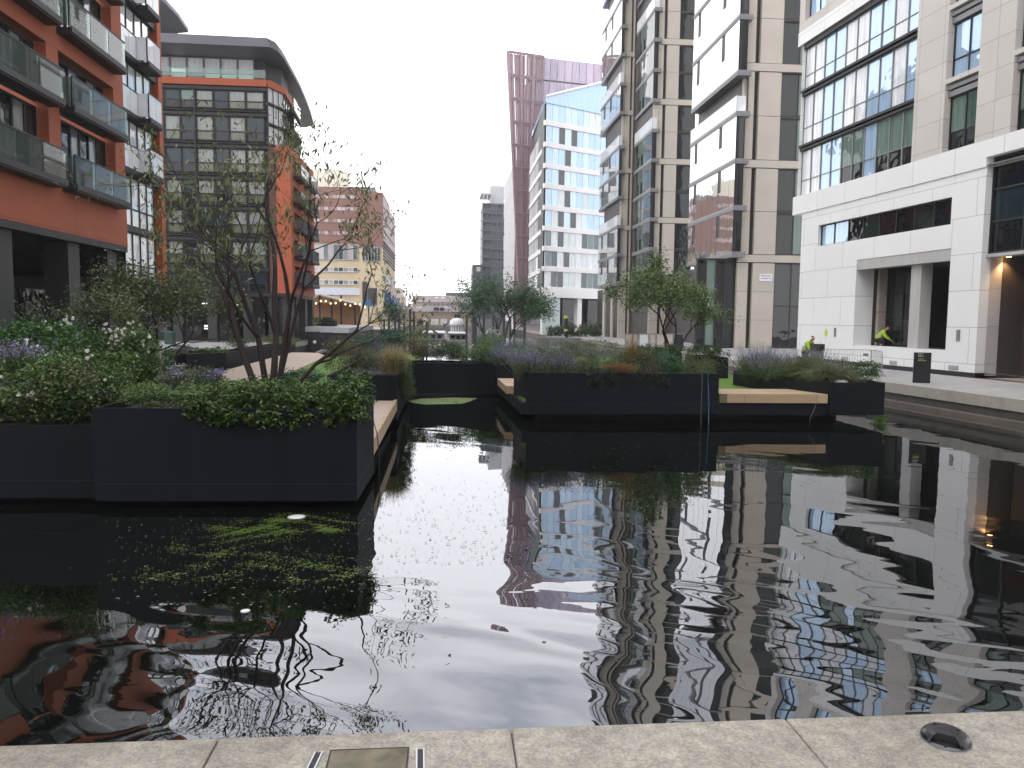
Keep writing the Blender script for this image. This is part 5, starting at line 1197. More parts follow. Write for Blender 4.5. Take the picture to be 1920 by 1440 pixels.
grasses('ornamental_grass', 'tall orange flowering spike rising above the long navy planter', at(1182, 700, 25.2), .25, 1.3, (l_olive, l_orange), 170, .1, mix=.45)
bush('shrub', 'bronze green shrub just right of the tall orange spike', [(1205, 682, 25.2, 34, 30, .8)], l_bronze, n=3600, size=.05, aspect=.35, k2=l_olive)
for (px, lab) in ((1130, 'dark trailing evergreen hanging over the long navy planter under the orange grass'), (1222, 'dark trailing evergreen hanging over the long navy planter, nearest the blue rope')):
    lb = LB()
    for k in range(4): lb.leaves(clumpy(at(px - 18 + k * 13, 706 + (k % 2) * 10, 24.15), (.22, .12, .26), 700, 12, .4), .06, .25, .2, 0, .1, .3, .6)
    tag(link('trailing_plant', lb.mesh('trailing_plant', lm('darktrail', [(.015, .028, .012), (.028, .045, .02), (.05, .06, .03)]))), lab, 'plant')
bush('shrub', 'bright blue-green rounded shrub in the right half of the long navy planter', [(1255, 684, 25.2, 34, 24, .9)], lm('emerald', [(.02, .075, .022), (.035, .11, .035), (.05, .13, .045)]), n=3600, size=.05)
bush('shrub', 'dull green rounded shrub at the right end of the long navy planter', [(1300, 685, 25.2, 36, 23, .9)], l_olive, n=4600, size=.045, aspect=.35, k2=l_rose)
lb = LB()
for k in range(9): lb.leaves(clumpy((8.5 + k * .5, 34.6, 1.86 + .06 * math.sin(k * 2.1)), (.42, 1.2, .34), 1300, 18, .3), .075, .5, .8)
tag(link('hedge', lb.mesh('hedge', lm('privet', [(.03, .065, .016), (.055, .105, .026), (.085, .145, .038)]))), 'clipped dark hedge in the box behind the long navy planter, under the multi-stemmed tree', 'hedge')
bush('shrub', 'loose grey green shrub left of the clipped hedge', [(1110, 652, 33, 56, 16, .9), (1050, 655, 33, 50, 16, .9)], l_grey, n=3400, size=.06)
# corner planter
lavender('lavender', 'tall pale lavender clump at the left end of the corner planter', (11.9, 28.6, 1.25), (.7, .8), 1.25, 620, .45, .65)
lavender('lavender', 'lavender clump in the middle of the corner planter leaning over the lawn', (12.15, 27.6, 1.2), (.6, .8), 1.0, 420, .55, .6)
lavender('lavender', 'sparse lavender stems beside the grey steel barrier', (13.5, 28.0, 1.25), (.6, .6), 1.25, 420, .55, .6)
grasses('ornamental_grass', 'arching olive grass tumbling over the corner planter front', (13.0, 25.0, 1.32), .85, .75, (l_olive, l_grey), 3000, .5, mix=.3, w=.012)
grasses('ornamental_grass', 'arching green grass behind the tumbling one in the corner planter', (12.75, 26.3, 1.3), .9, .8, (l_rose, l_olive), 2800, .45, mix=.3, w=.012)
bush('shrub', 'soft green feathery mound in the middle of the corner planter', [(1470, 690, 27.2, 50, 20, .9), (1525, 690, 26.3, 46, 24, .9), (1575, 694, 25.8, 36, 22, .8), (1420, 690, 28.6, 34, 18, .8)], l_olive, n=4200, size=.05, aspect=.3, k2=l_grey)
bush('shrub', 'bright leafy shrub at the right end of the corner planter', [(1622, 698, 25.0, 34, 18, .7)], lm('fresh2', [(.03, .08, .014), (.05, .12, .02), (.08, .16, .03)]), n=3200, size=.06)
m = MB(); m.lathe((12.98, 24.35, 1.3), [(.001, .12), (.10, .115), (.19, .09), (.21, .05), (.2, 0)], 18); tag(m.build('planter_cap', M_lgrey, smooth=True), 'pale rounded cap among the grasses on the corner planter lip', 'lamp')  # white stone cover on the planter lip, gives no light
m = MB(); x, y, z = at(1282, 668, 30); m.tube([(x, y, .76), (x, y, z + .12)], [.06, .06], 10); m.box(x - .09, x + .09, y - .09, y + .09, z + .12, z + .2); tag(m.build('path_light', M_lgrey), 'small pale bollard light poking out behind the rounded shrubs', 'lamp')
# sage row in the grey box and quay side beds on the left
bush('sage', 'purple sage along the grey planter box by the bench', [(340, 657, 36.5, 30, 9, .8)], l_grey, n=1600, size=.07, k2=l_lav)
bush('shrub', 'lime green shrub at the right end of the grey planter box', [(400, 658, 37.5, 24, 9, .6)], l_bright, n=1600, size=.07)
bush('shrub', 'dark rounded shrub on the quay seen between the bare tree stems', [(450, 645, 50, 26, 12, 1)], l_rose, n=1500, size=.1)
bush('shrub', 'olive low shrubs along the quay left of the black barge', [(520, 640, 58, 50, 10, 1)], l_olive, n=2200, size=.1)
xq, yq = -12.4, 44
planter('long dark planter trough on the water side of the left quay, behind the bare tree', [(-13.1, 42), (-12.0, 42), (-12.0, 62), (-13.1, 62)], .2, 1.35)

# ------------------------------------------------------------------ trees
M_bark = plain('dark_bark', (.028, .016, .014), .85, .3, scale=12, bump=.5, bscale=40)
M_bark2 = plain('red_bark', (.06, .03, .022), .8, .3, scale=12)
def grow(mb, p, d, L_, r, depth, tips, spread=.5, curve=.18, kids=(2, 3), shrink=.72, rs=.62, upb=.12, seg=4, mid=None):
    pts = [Vector(p)]; rad = [r]; dd = Vector(d).normalized()
    for k in range(seg):
        dd = (dd + Vector(rng.normal(size=3)) * curve + Vector((0, 0, upb))).normalized(); pts.append(pts[-1] + dd * (L_ / seg)); rad.append(r * (1 - (k + 1) / seg * (1 - rs)))
    mb.tube(pts, rad, 6 if r > .02 else 4, cap=False)
    if mid is not None:
        for q in pts[1:]: mid.append((q, depth))
    if depth == 0: tips.append((pts[-1], dd)); return
    for i in range(random.randint(*kids)):
        a = Vector(rng.normal(size=3)); a = (a - a.dot(dd) * dd).normalized(); nd = (dd + a * spread * random.uniform(.6, 1.3)).normalized()
        start = pts[-1] if i == 0 else pts[random.randint(max(1, seg - 2), seg)]
        grow(mb, start, nd, L_ * shrink * random.uniform(.8, 1.2), rad[-1] * .85, depth - 1, tips, spread, curve, kids, shrink, rs, upb, seg, mid)
def tree(name, label, base, stems, leafm, n_per, lsize, lspread, depth=3, cat='tree', bark=M_bark, aspect=.45, droop=.2, thin=1.0, group=None, zmin=None, **kw):
    t = thing(name, label, cat, base, group); mb = MB(); tips = []; mid = []
    for (dx, dy, ddx, ddy, L_, r) in stems:
        grow(mb, (base[0] + dx, base[1] + dy, base[2]), (ddx, ddy, 1), L_, r, depth, tips, mid=mid, **kw)
    mb.build('trunk', bark, t, smooth=True)
    lb = LB(); P = []
    for (q, d) in tips:
        for _ in range(n_per): P.append(np.array(q) + rng.normal(size=3) * lspread)
    for (q, dp) in mid:
        if dp <= 1:
            for _ in range(int(n_per * .35 * thin)): P.append(np.array(q) + rng.normal(size=3) * lspread * .8)
    P = np.array(P)
    if zmin is not None: P = P[P[:, 2] > zmin + .25 * np.sin(P[:, 0] * 3)]
    lb.leaves(P, lsize, aspect, .35, 0, .1, .4, droop)
    o = bpy.data.objects.new('crown', lb.mesh('crown', leafm)); COL.objects.link(o); o.parent = t; o.location = tuple(-c for c in base)
    return t
bx_, by_ = g(505, 726, 1.55); YT = 16.6; bx_ = onY(505, 720, YT)[0]
random.seed(11); rng = np.random.default_rng(11)
tree('multi_stem_tree', 'nearly bare multi-stemmed cherry tree in front, thin dark branches with sparse drooping leaves', (bx_, YT, 1.45),
     [(-.22, 0, -.36, .05, 2.5, .085), (-.05, .15, -.15, .1, 2.9, .075), (.04, 0, .0, .0, 3.0, .085), (.16, .1, .13, .0, 2.8, .075), (.2, 0, .75, .05, 2.3, .05), (-.16, .1, -.70, .1, 2.0, .05), (.1, -.1, .32, -.1, 2.5, .055)],
     l_cherry, 6, .135, .13, depth=4, aspect=.30, droop=.75, spread=.66, curve=.12, kids=(2, 3), shrink=.62, rs=.55, upb=.03, thin=.5)
random.seed(5); rng = np.random.default_rng(5)
b2x = onY(297, 650, 26)[0]
tree('small_leafed_tree', 'wide low tree with small dull green leaves in front of the dark colonnade', (b2x, 26, 1.1),
     [(0, 0, .05, 0, 2.0, .06), (.08, .05, .4, 0, 2.0, .05), (-.1, 0, -.45, 0, 2.0, .05), (0, -.1, -.2, -.3, 1.9, .045)], lm('tree_pale', [(.06, .085, .03), (.10, .13, .05), (.15, .185, .08), (.22, .25, .13)]), 80, .11, .30, depth=3, aspect=.5, spread=.9, curve=.14, kids=(2, 3), shrink=.62, upb=.0, zmin=3.25)
random.seed(3); rng = np.random.default_rng(3)
b4x = onY(1247, 655, 37)[0]
tree('multi_stem_tree', 'multi-stemmed green tree growing from the clipped hedge in front of the buff tower', (b4x, 36, 1.6),
     [(-.25, 0, -.42, 0, 1.8, .06), (0, .1, -.12, .1, 2.1, .055), (.1, 0, .1, 0, 1.9, .05), (.25, 0, .36, 0, 1.7, .05)], l_tree, 26, .13, .24, zmin=3.2, depth=4, aspect=.5, spread=.68, curve=.14, kids=(2, 3), shrink=.66, upb=.03)
random.seed(8); rng = np.random.default_rng(8)
b3x = onY(935, 640, 62)[0]
tree('multi_stem_tree', 'round leafy tree on the far island in front of the white finned block', (b3x, 60, 1.0),
     [(-.6, 0, -.28, 0, 2.2, .08), (-.2, .1, -.10, .1, 2.5, .08), (.2, 0, .12, 0, 2.5, .08), (.6, 0, .30, 0, 2.2, .08)], lm('tree_b', [(.03, .075, .027), (.05, .11, .042), (.08, .155, .065)]), 90, .16, .5, zmin=3.2, depth=3, aspect=.5, spread=.48, curve=.12, kids=(2, 3), shrink=.66, upb=.05)
random.seed(9); rng = np.random.default_rng(9)
b5 = at(748, 628, 100)
tree('young_tree', 'small round tree in front of the warehouse blue awning', (b5[0], 100, 1.0), [(0, 0, .0, 0, 1.9, .10), (.1, 0, .3, 0, 1.8, .07), (-.1, 0, -.3, 0, 1.8, .07)], LG['tree_b'], 40, .24, .5, depth=2, spread=.6, shrink=.7)
b6 = at(714, 618, 98)
tree('young_tree', 'thin small tree standing right of the orange marquee', (b6[0], 98, 1.0), [(0, 0, .05, 0, 2.0, .07), (.05, 0, -.2, 0, 1.8, .05)], l_tree, 16, .2, .35, depth=2, spread=.4, shrink=.6)
# ------------------------------------------------------------------ boats, posts, street furniture, small things
YB = 74.0
xa, xb = onY(574, 640, YB)[0], onY(654, 640, YB)[0]
t = thing('barge', 'black barge with two bright portholes and a grey gunwale, moored at the left quay', 'barge', ((xa + xb) / 2, YB, 0))
zt_ = onY(610, 622, YB)[1]; zt2 = onY(610, 612, YB)[1]; LB_ = 24
m = MB(); cxm = (xa + xb) / 2; hw = (xb - xa) / 2
sec = [(YB, .93), (YB + 1.2, .98), (YB + 3, 1.0), (YB + LB_, 1.0)]
prev = None
for (y, k) in sec:
    r = [(cxm - hw * k * .94, y, -.3), (cxm + hw * k * .94, y, -.3), (cxm + hw * k, y, zt_), (cxm - hw * k, y, zt_)]
    if prev:
        for i in range(4): j = (i + 1) % 4; m.quad(prev[i], prev[j], r[j], r[i])
    else: m.quad(*r)
    prev = r
m.quad(*prev[::-1]); m.build('hull', plain('black_hull', (.012, .012, .013), .45, .3), t)
m = MB(); m.box(cxm - hw * 1.02, cxm - hw * .35, YB - .15, YB + LB_, zt_ + .003, zt2 - .03); m.box(cxm - hw * .345, cxm + hw * .3, YB - .18, YB + LB_, zt_ - .06, zt2 - .06); m.box(cxm + hw * .305, cxm + hw * 1.02, YB - .15, YB + LB_, zt_ - .1, zt2 - .1); m.build('gunwale', M_lgrey, t)
for px in (590, 634):
    x, z = onY(px, 641, YB); m = MB(); m.tube([(x, YB - .04, z), (x, YB + .1, z)], .16, 14); m.build('porthole', plain('porthole_white', (.8, .8, .8), .4, .03) if 'porthole_white' not in MATS else MATS['porthole_white'], t)
m = MB(); x, z = onY(606, 645, YB); m.tube([(x, YB - .06, z), (x, YB, z)], .1, 10); x, z = onY(618, 644, YB); m.tube([(x, YB - .06, z), (x, YB, z)], .08, 10); m.build('hull_fitting', M_grey, t)
m = MB()
x0, x1 = cxm - hw * .6, cxm + hw * .1
m.box(x0, x1, YB + 4, YB + 5.2, zt2 - .03, zt2 + .5); m.build('plant_trough', M_dark, t)
bush('shrub', 'dark potted greenery on the deck of the black barge', [(608, 603, YB + 4.6, 22, 9, .6)], l_bluegreen, n=900, size=.2)
t = thing('pontoon', 'flat pale timber pontoon in front of the black barge bow', 'pontoon', (-11, 68, 0))
pp = [g(*p, .3) for p in ((592, 660), (652, 648), (640, 645), (604, 655))]; m = MB(); m.prism(pp, .1, .32); m.build('deck', plain('worn_boards', (.30, .27, .25), .8, .15), t)
# marquee
YM = 100.0
x0, x1 = onY(570, 600, YM)[0], onY(668, 600, YM)[0]; xp, zp = onY(603, 553, YM); ze = onY(668, 572, YM)[1]
t = thing('marquee', 'open fronted orange marquee with a pale pitched canvas roof behind the black barge', 'marquee', ((x0 + x1) / 2, YM, 1.0))
M_canvas = plain('pale_canvas', (.72, .69, .66), .7, .04); M_orw = plain('orange_canvas', (.50, .26, .13), .8, .1)
m = MB()
m.quad((xp, YM - .4, zp), (x1 + .8, YM - .4, ze), (x1 + .8, YM + 9, ze), (xp, YM + 9, zp)); m.quad((xp, YM + 9, zp + .02), (x0 - .6, YM + 9, ze), (x0 - .6, YM - .4, ze), (xp, YM - .4, zp + .02))
m.tube([(xp, YM - .4, zp), (x1 + .8, YM - .4, ze)], .16, 6); m.build('roof', M_canvas, t)
m = MB(); m.poly([(x0, YM + 5, 1.0), (x1, YM + 5, 1.0), (x1, YM + 5, ze), (xp, YM + 5, zp), (x0, YM + 5, ze)]); m.build('rear_wall', M_orw, t)
m = MB(); m.poly([(x0 + .4, YM + .05, ze + .2), (x1 - .3, YM + .05, ze + .2), (xp, YM + .05, zp - .25)]); m.build('gable', M_orw, t)
for px in (572, 600, 622, 640, 666): x = onY(px, 600, YM)[0]; m = MB(); m.box(x - .1, x + .1, YM - .1, YM + .1, 1.0, ze + (1.2 if px < 650 else 0)); m.build('post', M_dark, t)
m = MB(); m.box(x0, x1, YM - .56, YM - .52, 2.0, 2.08)
for k in range(24): xx = x0 + (x1 - x0) * k / 23; m.box(xx - .03, xx + .03, YM - .56, YM - .52, 1.0, 2.0)
m.build('railing', M_dark, t)
BULB = emit('bulb_glow', (1, .72, .38), 3)
t = thing('string_lights', 'festoon of small warm bulbs strung along the marquee roof edge', 'string lights', (x0, YM - 1, 1))
m = MB(); pt = []; 
for k in range(13):
    px = 574 + k * 9.2; py = 559 + 8 * abs(math.sin(k * .9)) + max(0, k - 5) * 1.0; pt.append(at(px, py, YM - 1.2))
m.tube(pt, .03, 4); m.build('cable', M_dark, t)
for k, p in enumerate(pt):
    if k % 1 == 0: m = MB(); m.lathe(p, [(.001, -.28), (.10, -.22), (.12, -.14), (.05, -.02), (.03, 0)], 8); m.build('bulb', BULB, t)
# striped canopy right of the marquee
p = at(690, 585, 110); t = thing('parasol', 'blue canvas canopy on a post right of the marquee', 'canopy', (p[0], 110, 1)); m = MB()
xa2, xb2 = onY(672, 570, 110)[0], onY(704, 570, 110)[0]; zz_ = onY(690, 573, 110)[1]
m.prism([(xa2, 109), (xb2, 109), (xb2 - .3, 113), (xa2 + .3, 113)], zz_, zz_ + .25); m.prism([(xa2 + .6, 109.5), (xb2 - .6, 109.5), (xb2 - .9, 112.5), (xa2 + .9, 112.5)], zz_ + .255, zz_ + .8); m.build('canopy', plain('teal_canvas', (.06, .20, .34), .7, .1), t)
m = MB(); m.box(p[0] - .08, p[0] + .08, 110.9, 111.1, 1, zz_ - .01); m.build('post', M_dark, t)
t = thing('canal_wall', 'low grey brick wall stepping down to the water right of the barge', 'wall', (-8, 106, 0)); m = MB()
xa2, xb2 = onY(655, 620, 104)[0], onY(760, 620, 104)[0]; m.box(xa2, xb2, 104, 106, -.3, 1.6); m.box(xa2 - .1, xb2 + .1, 103.9, 106.1, 1.6, 1.8); m.build('wall', plain('dull_brick', (.26, .21, .19), .8, .12), t)
# mooring posts
gp = 'black mooring posts beyond the planters'
proto = None
M_post = plain('black_post', (.03, .032, .036), .5, .15)
posts = [(729, 581, 632, 72), (741, 590, 630, 80), (748, 586, 630, 72), (758, 592, 632, 82), (769, 582, 634, 68), (776, 586, 632, 76), (875, 592, 640, 72), (888, 588, 644, 66), (892, 596, 642, 78), (907, 590, 644, 68), (925, 596, 642, 74), (933, 598, 640, 82), (945, 590, 640, 66), (957, 595, 640, 74), (965, 588, 640, 70), (984, 588, 640, 66), (800, 604, 632, 90), (720, 600, 630, 88)]
for i, (px, pt_, pb, Y) in enumerate(posts):
    x, zt_ = onY(px, pt_, Y); 
    if proto is None:
        m = MB(); m.lathe((0, 0, 0), [(.11, 0), (.11, 1.0), (.125, 1.001), (.125, 1.02), (.10, 1.03), (.001, 1.035)], 10); proto = m.build('mooring_post', M_post); o = proto
    else: o = proto.copy(); COL.objects.link(o)
    o.location = (x, Y, -.2); o.scale = (1, 1, zt_ + .2)
    tag(o, 'slim black mooring post standing in the water beyond the planters', 'post', gp)
# moored boats mid canal
def narrowboat(label, px0, px1, pyt, pyw, Y, hullc, top, L_=16):
    x0, zt_ = onY(px0, pyt, Y); x1, _ = onY(px1, pyt, Y); t = thing('narrowboat', label, 'boat', ((x0 + x1) / 2, Y, 0), 'boats moored mid canal'); c = (x0 + x1) / 2; h = (x1 - x0) / 2
    m = MB(); prev = None
    for (y, k) in ((Y, .72), (Y + 1.5, .95), (Y + 3, 1), (Y + L_, 1)):
        r = [(c - h * k * .9, y, -.2), (c + h * k * .9, y, -.2), (c + h * k, y, zt_ * .5), (c - h * k, y, zt_ * .5)]
        if prev:
            for i in range(4): j = (i + 1) % 4; m.quad(prev[i], prev[j], r[j], r[i])
        else: m.quad(*r)
        prev = r
    m.build('hull', hullc, t)
    m = MB(); m.prism([(c - h * .85, Y + 2), (c + h * .85, Y + 2), (c + h * .85, Y + L_ - 1), (c - h * .85, Y + L_ - 1)], zt_ * .5, zt_); m.build('cabin', top, t)
    m = MB(); m.box(c - h * .92, c + h * .92, Y + 1.8, Y + L_ - .8, zt_ + .003, zt_ + .12); m.build('roof', M_lgrey, t)
    m = MB()
    for k in (-.5, 0, .5): m.box(c + h * k - .25, c + h * k + .25, Y + 1.94, Y + 1.99, zt_ * .62, zt_ * .9)
    m.build('window', G_dark, t)
M_lilac = plain('lilac_hull', (.21, .19, .23), .5, .1); M_lilac2 = plain('lilac_cabin', (.30, .28, .31), .5, .1)
narrowboat('wide grey boat moored mid canal, nearer and left of the white topped one', 786, 836, 626, 642, 96, M_lilac, M_lilac2, 20)
narrowboat('grey boat with a pale flat roof, right of the wide grey boat', 839, 880, 627, 642, 90, M_lilac2, M_lilac, 14)
p = at(857, 628, 135); t = thing('kiosk', 'round floating kiosk with a white domed roof and grey glazed sides', 'kiosk', (p[0], 135, 0))
r_ = 13.5 * 135 / FPX; z0, z1, z2 = onY(857, 632, 135)[1], onY(857, 608, 135)[1], onY(857, 596, 135)[1]
m = MB(); m.lathe((p[0], 135, 0), [(r_ * .95, -.2), (r_ * .95, .6), (r_ * .8, .61), (r_ * .8, z1)], 20); m.build('drum', M_grey, t)
m = MB(); m.lathe((p[0], 135, z1), [(r_ * 1.02, -.2), (r_ * 1.05, .05), (r_ * .95, (z2 - z1) * .55), (r_ * .6, (z2 - z1) * .9), (.001, z2 - z1)], 20); m.build('dome', M_gar, t, smooth=True)
m = MB()
for k in range(14): a = k * .449; m.box(p[0] + r_ * .82 * math.cos(a) - .12, p[0] + r_ * .82 * math.cos(a) + .12, 135 + r_ * .82 * math.sin(a) - .12, 135 + r_ * .82 * math.sin(a) + .12, .6, z1 - .2)
m.build('mullion', M_gar, t)
t = thing('ramp_wall', 'sloping grey metal wall behind the stems of the round leafy tree', 'wall', (5, 85, 0)); m = MB()
A_ = [at(893, 634, 85), at(960, 634, 85), at(958, 602, 85), at(908, 598, 85), at(902, 600, 85)]
m.poly([(a[0], 85, max(a[2], -.2)) for a in A_]); m.poly([(a[0], 85.6, max(a[2], -.2)) for a in A_][::-1])
for a, b in zip(A_, A_[1:] + A_[:1]): m.quad((a[0], 85, max(a[2], -.2)), (a[0], 85.6, max(a[2], -.2)), (b[0], 85.6, max(b[2], -.2)), (b[0], 85, max(b[2], -.2)))
m.build('panel', M_grey, t)
# green bank, post with yellow bands and low wall by the pale glass building
t = thing('hedge', 'long clipped hedge bank sloping up in front of the pale glass building', 'hedge', (15, 104, 1)); lb = LB()
for k in range(16):
    px = 1030 + k * 6.2; hgt = 612 - k * .45 if k < 16 else 606; c = at(px, (hgt + 632) / 2, 106); lb.leaves(clumpy(c, (.5, 1.0, (632 - hgt) / 2 * 106 / FPX), 420, 14, .35, 1.0), .2, .6, .6)
o = bpy.data.objects.new('foliage', lb.mesh('foliage', LG['privet'])); COL.objects.link(o); o.parent = t; o.location = (-15, -104, -1)
p = at(1061, 634, 98); t = thing('marker_post', 'black post with two yellow-green bands in front of the sloping hedge bank', 'post', (p[0], 98, 1))
zz = [onY(1061, y, 98)[1] for y in (634, 592, 597, 617, 621)]
m = MB(); m.tube([(p[0], 98, 1.0), (p[0], 98, zz[1])], .24, 10); m.build('post', M_dark, t)
m = MB(); m.tube([(p[0], 98, zz[2]), (p[0], 98, zz[1] + .01)], .27, 10); m.tube([(p[0], 98, zz[4]), (p[0], 98, zz[3])], .27, 10); m.build('band', M_lime, t)
p0, p1 = at(1025, 629, 92), at(1122, 629, 92); t = thing('parapet', 'low pale stone parapet along the quay before the hedge bank', 'wall', (p0[0], 92, 1))
m = MB(); m.box(p0[0], onY(1060, 629, 92)[0], 92, 92.5, 1.0, onY(1040, 629, 92)[1] - .1); m.build('stone', M_lgrey, t); m = MB(); m.box(onY(1006, 640, 88)[0], onY(1090, 640, 88)[0], 88, 88.5, .3, onY(1040, 633, 88)[1]); m.build('lower_wall', M_grey, t)
# screens of the café terrace
gs = 'terrace screens before the tower'
lbls = [('grey glass terrace screen at the left end of the row, before the buff tower', 1172, 1186), ('buff terrace panel second from left in the row', 1187, 1196), ('grey glass terrace screen left of the tree stems', 1198, 1216), ('buff terrace panel just left of the tree stems', 1218, 1229), ('buff terrace panel behind the tree stems', 1231, 1246), ('buff terrace panel just right of the tree stems', 1249, 1262), ('dark terrace screen at the right end of the row by the stone column', 1264, 1282)]
for k, (lab, a, b) in enumerate(lbls):
    Y = 62; x0, z1 = onY(a, 626, Y); x1, z0 = onY(b, 649, Y); t = thing('terrace_screen', lab, 'screen', ((x0 + x1) / 2, Y, 1.0), gs)
    m = MB(); m.box(x0 + .03, x1 - .03, Y, Y + .05, 1.12, z1 - .04); m.build('panel', M_buff if 'buff' in lab else (M_dark if 'dark' in lab else BAL_white), t)
    m = MB(); m.box(x0, x1, Y - .03, Y + .08, z1 - .04, z1 + .03); m.box(x0, x0 + .06, Y - .02, Y + .07, 1.0, z1 - .045); m.box(x1 - .06, x1, Y - .02, Y + .07, 1.0, z1 - .045); m.build('frame', M_grey, t)
# crowd barrier
Yb = 27.9
def barrier(label, p0, p1, z0=1.0, h=1.1, nb=17):
    t = thing('crowd_barrier', label, 'barrier', (p0[0], p0[1], z0), 'steel crowd barriers'); L_ = math.hypot(p1[0] - p0[0], p1[1] - p0[1]); t.rotation_euler = (0, 0, math.atan2(p1[1] - p0[1], p1[0] - p0[0]))
    m = MB(); m.tube([(0, 0, .12), (0, 0, h - .12), (.04, 0, h - .03), (.12, 0, h), (L_ - .12, 0, h), (L_ - .04, 0, h - .03), (L_, 0, h - .12), (L_, 0, .12)], .021, 8); m.tube([(0, 0, .2), (L_, 0, .2)], .018, 8); P0(m.build('frame', M_steel, t))
    for k in range(nb): x = L_ * (k + 1) / (nb + 1); m = MB(); m.tube([(x, 0, .2), (x, 0, h)], .009, 6); P0(m.build('bar', M_steel, t))
    for x in (.3, L_ - .3): m = MB(); m.tube([(x, -.28, 0), (x, -.26, .03), (x, 0, .2), (x, .26, .03), (x, .28, 0)], .018, 6); P0(m.build('foot', M_steel, t))
    return t, L_
ba = g(1546, 694, 1.0); bb = g(1634, 699, 1.0); s_ = None
Ybar = 34.0
ba = (onY(1545, 650, Ybar)[0], Ybar); bb = (onY(1634, 650, 33.2)[0], 33.2)
t, L_ = barrier('steel crowd barrier with a small grey plate, side-on against the white stone wall', ba, bb)
m = MB(); m.box(L_ - .32, L_ - .12, -.03, -.022, .82, .93); P0(m.build('plate', M_grey, t))
barrier('steel crowd barrier turned nearly end-on at the right end of the long one', (bb[0] + .05, bb[1] + .1), (onY(1646, 650, 31.8)[0], 31.4), nb=12)
# bin / cabinet
p = g(1532, 690, 1.0); Yc = 35.5; xc = onY(1532, 660, Yc)[0]
t = thing('litter_bin', 'grey litter bin with a slot in its hood, beside the crouching person in yellow', 'bin', (xc, Yc, 1.0))
m = MB(); m.box(-.22, .22, -.22, .22, 0, .95); P0(m.build('body', M_grey, t)); m = MB(); m.prism([(-.25, -.24), (.25, -.24), (.25, .24), (-.25, .24)], .955, 1.28); P0(m.build('hood', M_dkpanel, t)); m = MB(); m.box(-.15, .15, -.255, -.242, 1.03, 1.17); P0(m.build('slot', M_float, t))
# totem sign
p = g(1727, 718, 1.0); t = thing('totem_sign', 'black wayfinding totem with small white and yellow-green lines of writing at its top', 'sign', (p[0], p[1], 1.0)); t.rotation_euler = (0, 0, R(-24))
zt_ = onY(1729, 661, p[1])[1] - 1.0; wt = 29 * p[1] / FPX / 2 * 1.05
m = MB(); m.box(-wt, wt, -.06, .06, 0, zt_); P0(m.build('body', plain('totem_black', (.014, .014, .017), .35, .15), t))
M_wl = plain('totem_white', (.45, .45, .45), .5, .05); M_yl = plain('totem_lime', (.38, .44, .08), .5, .05)
def lines(z, segs, mat):
    m = MB(); x = -wt * .55
    for s_ in segs:
        m.box(x, x + s_ * wt, -.0635, -.0605, z, z + .026); x += s_ * wt + .012
    P0(m.build('lettering', mat, t))
lines(zt_ - .06, (.16, .13, .12, .1), M_wl); lines(zt_ - .11, (.12, .1, .12), M_wl); lines(zt_ - .16, (.18, .15, .16, .1), M_wl); lines(zt_ - .26, (.15, .18, .14, .1), M_yl); lines(zt_ - .32, (.14, .2, .16, .2, .12), M_yl)
# rope, float line, thin pole
M_rope = plain('blue_rope', (.04, .11, .18), .8, .1)
x = onY(1326, 740, 24.0)[0]; z1 = 1.63
m = MB(); m.tube([(x - .05, 24.6, 1.45), (x - .03, 24.3, 1.66), (x, 24.02, 1.67), (x + .02, 23.98, 1.3), (x + .05, 23.97, .7), (x + .06, 23.96, .1), (x + .05, 23.9, -.1)], .019, 6); tag(m.build('mooring_rope', M_rope), 'blue mooring rope hanging over the front of the long navy planter into the water', 'rope')
x = onY(1316, 740, 24.0)[0]
m = MB(); m.tube([(x, 24.05, 1.64), (x, 24.0, 1.3), (x - .02, 23.98, .6), (x - .01, 23.96, -.1)], .0045, 5); tag(m.build('cord', plain('cord_grey', (.3, .3, .3), .7, .1)), 'thin white cord hanging beside the blue rope', 'cord')
a, b, c = (onY(1533, 752, 23.9)), onY(1518, 782, 23.3), None
m = MB(); m.tube([(a[0], 23.93, a[1] + .02), ((a[0] + b[0]) / 2 + .02, 23.6, (a[1] + b[1]) / 2 - .02), (b[0], 23.3, b[1] - .05), (b[0] - .02, 23.2, -.05)], .0045, 5); tag(m.build('mooring_line', plain('pale_rope', (.20, .19, .16), .8, .1)), 'thin pale line dropping from the timber step to the water', 'rope')
m = MB(); m.tube([(-1.62, 16.6, 1.2), (-1.5, 16.4, .86), (-1.44, 16.2, .5), (-1.43, 16.1, -.05)], .011, 5); tag(m.build('mooring_line', M_dark), 'thin dark line over the timber edge of the left island', 'rope')
lb = LB(); lb.blades(np.array([[14.1, 23.9, .0]] * 60) + rng.normal(size=(60, 3)) * np.array([.12, .1, .0]), np.array([[14.15, 23.8, .22]] * 60) + rng.normal(size=(60, 3)) * np.array([.2, .15, .08]), .02, 0, .1)
tag(link('water_plant', lb.mesh('water_plant', l_bright)), 'tuft of green weed at the waterline under the right corner of the island', 'plant')
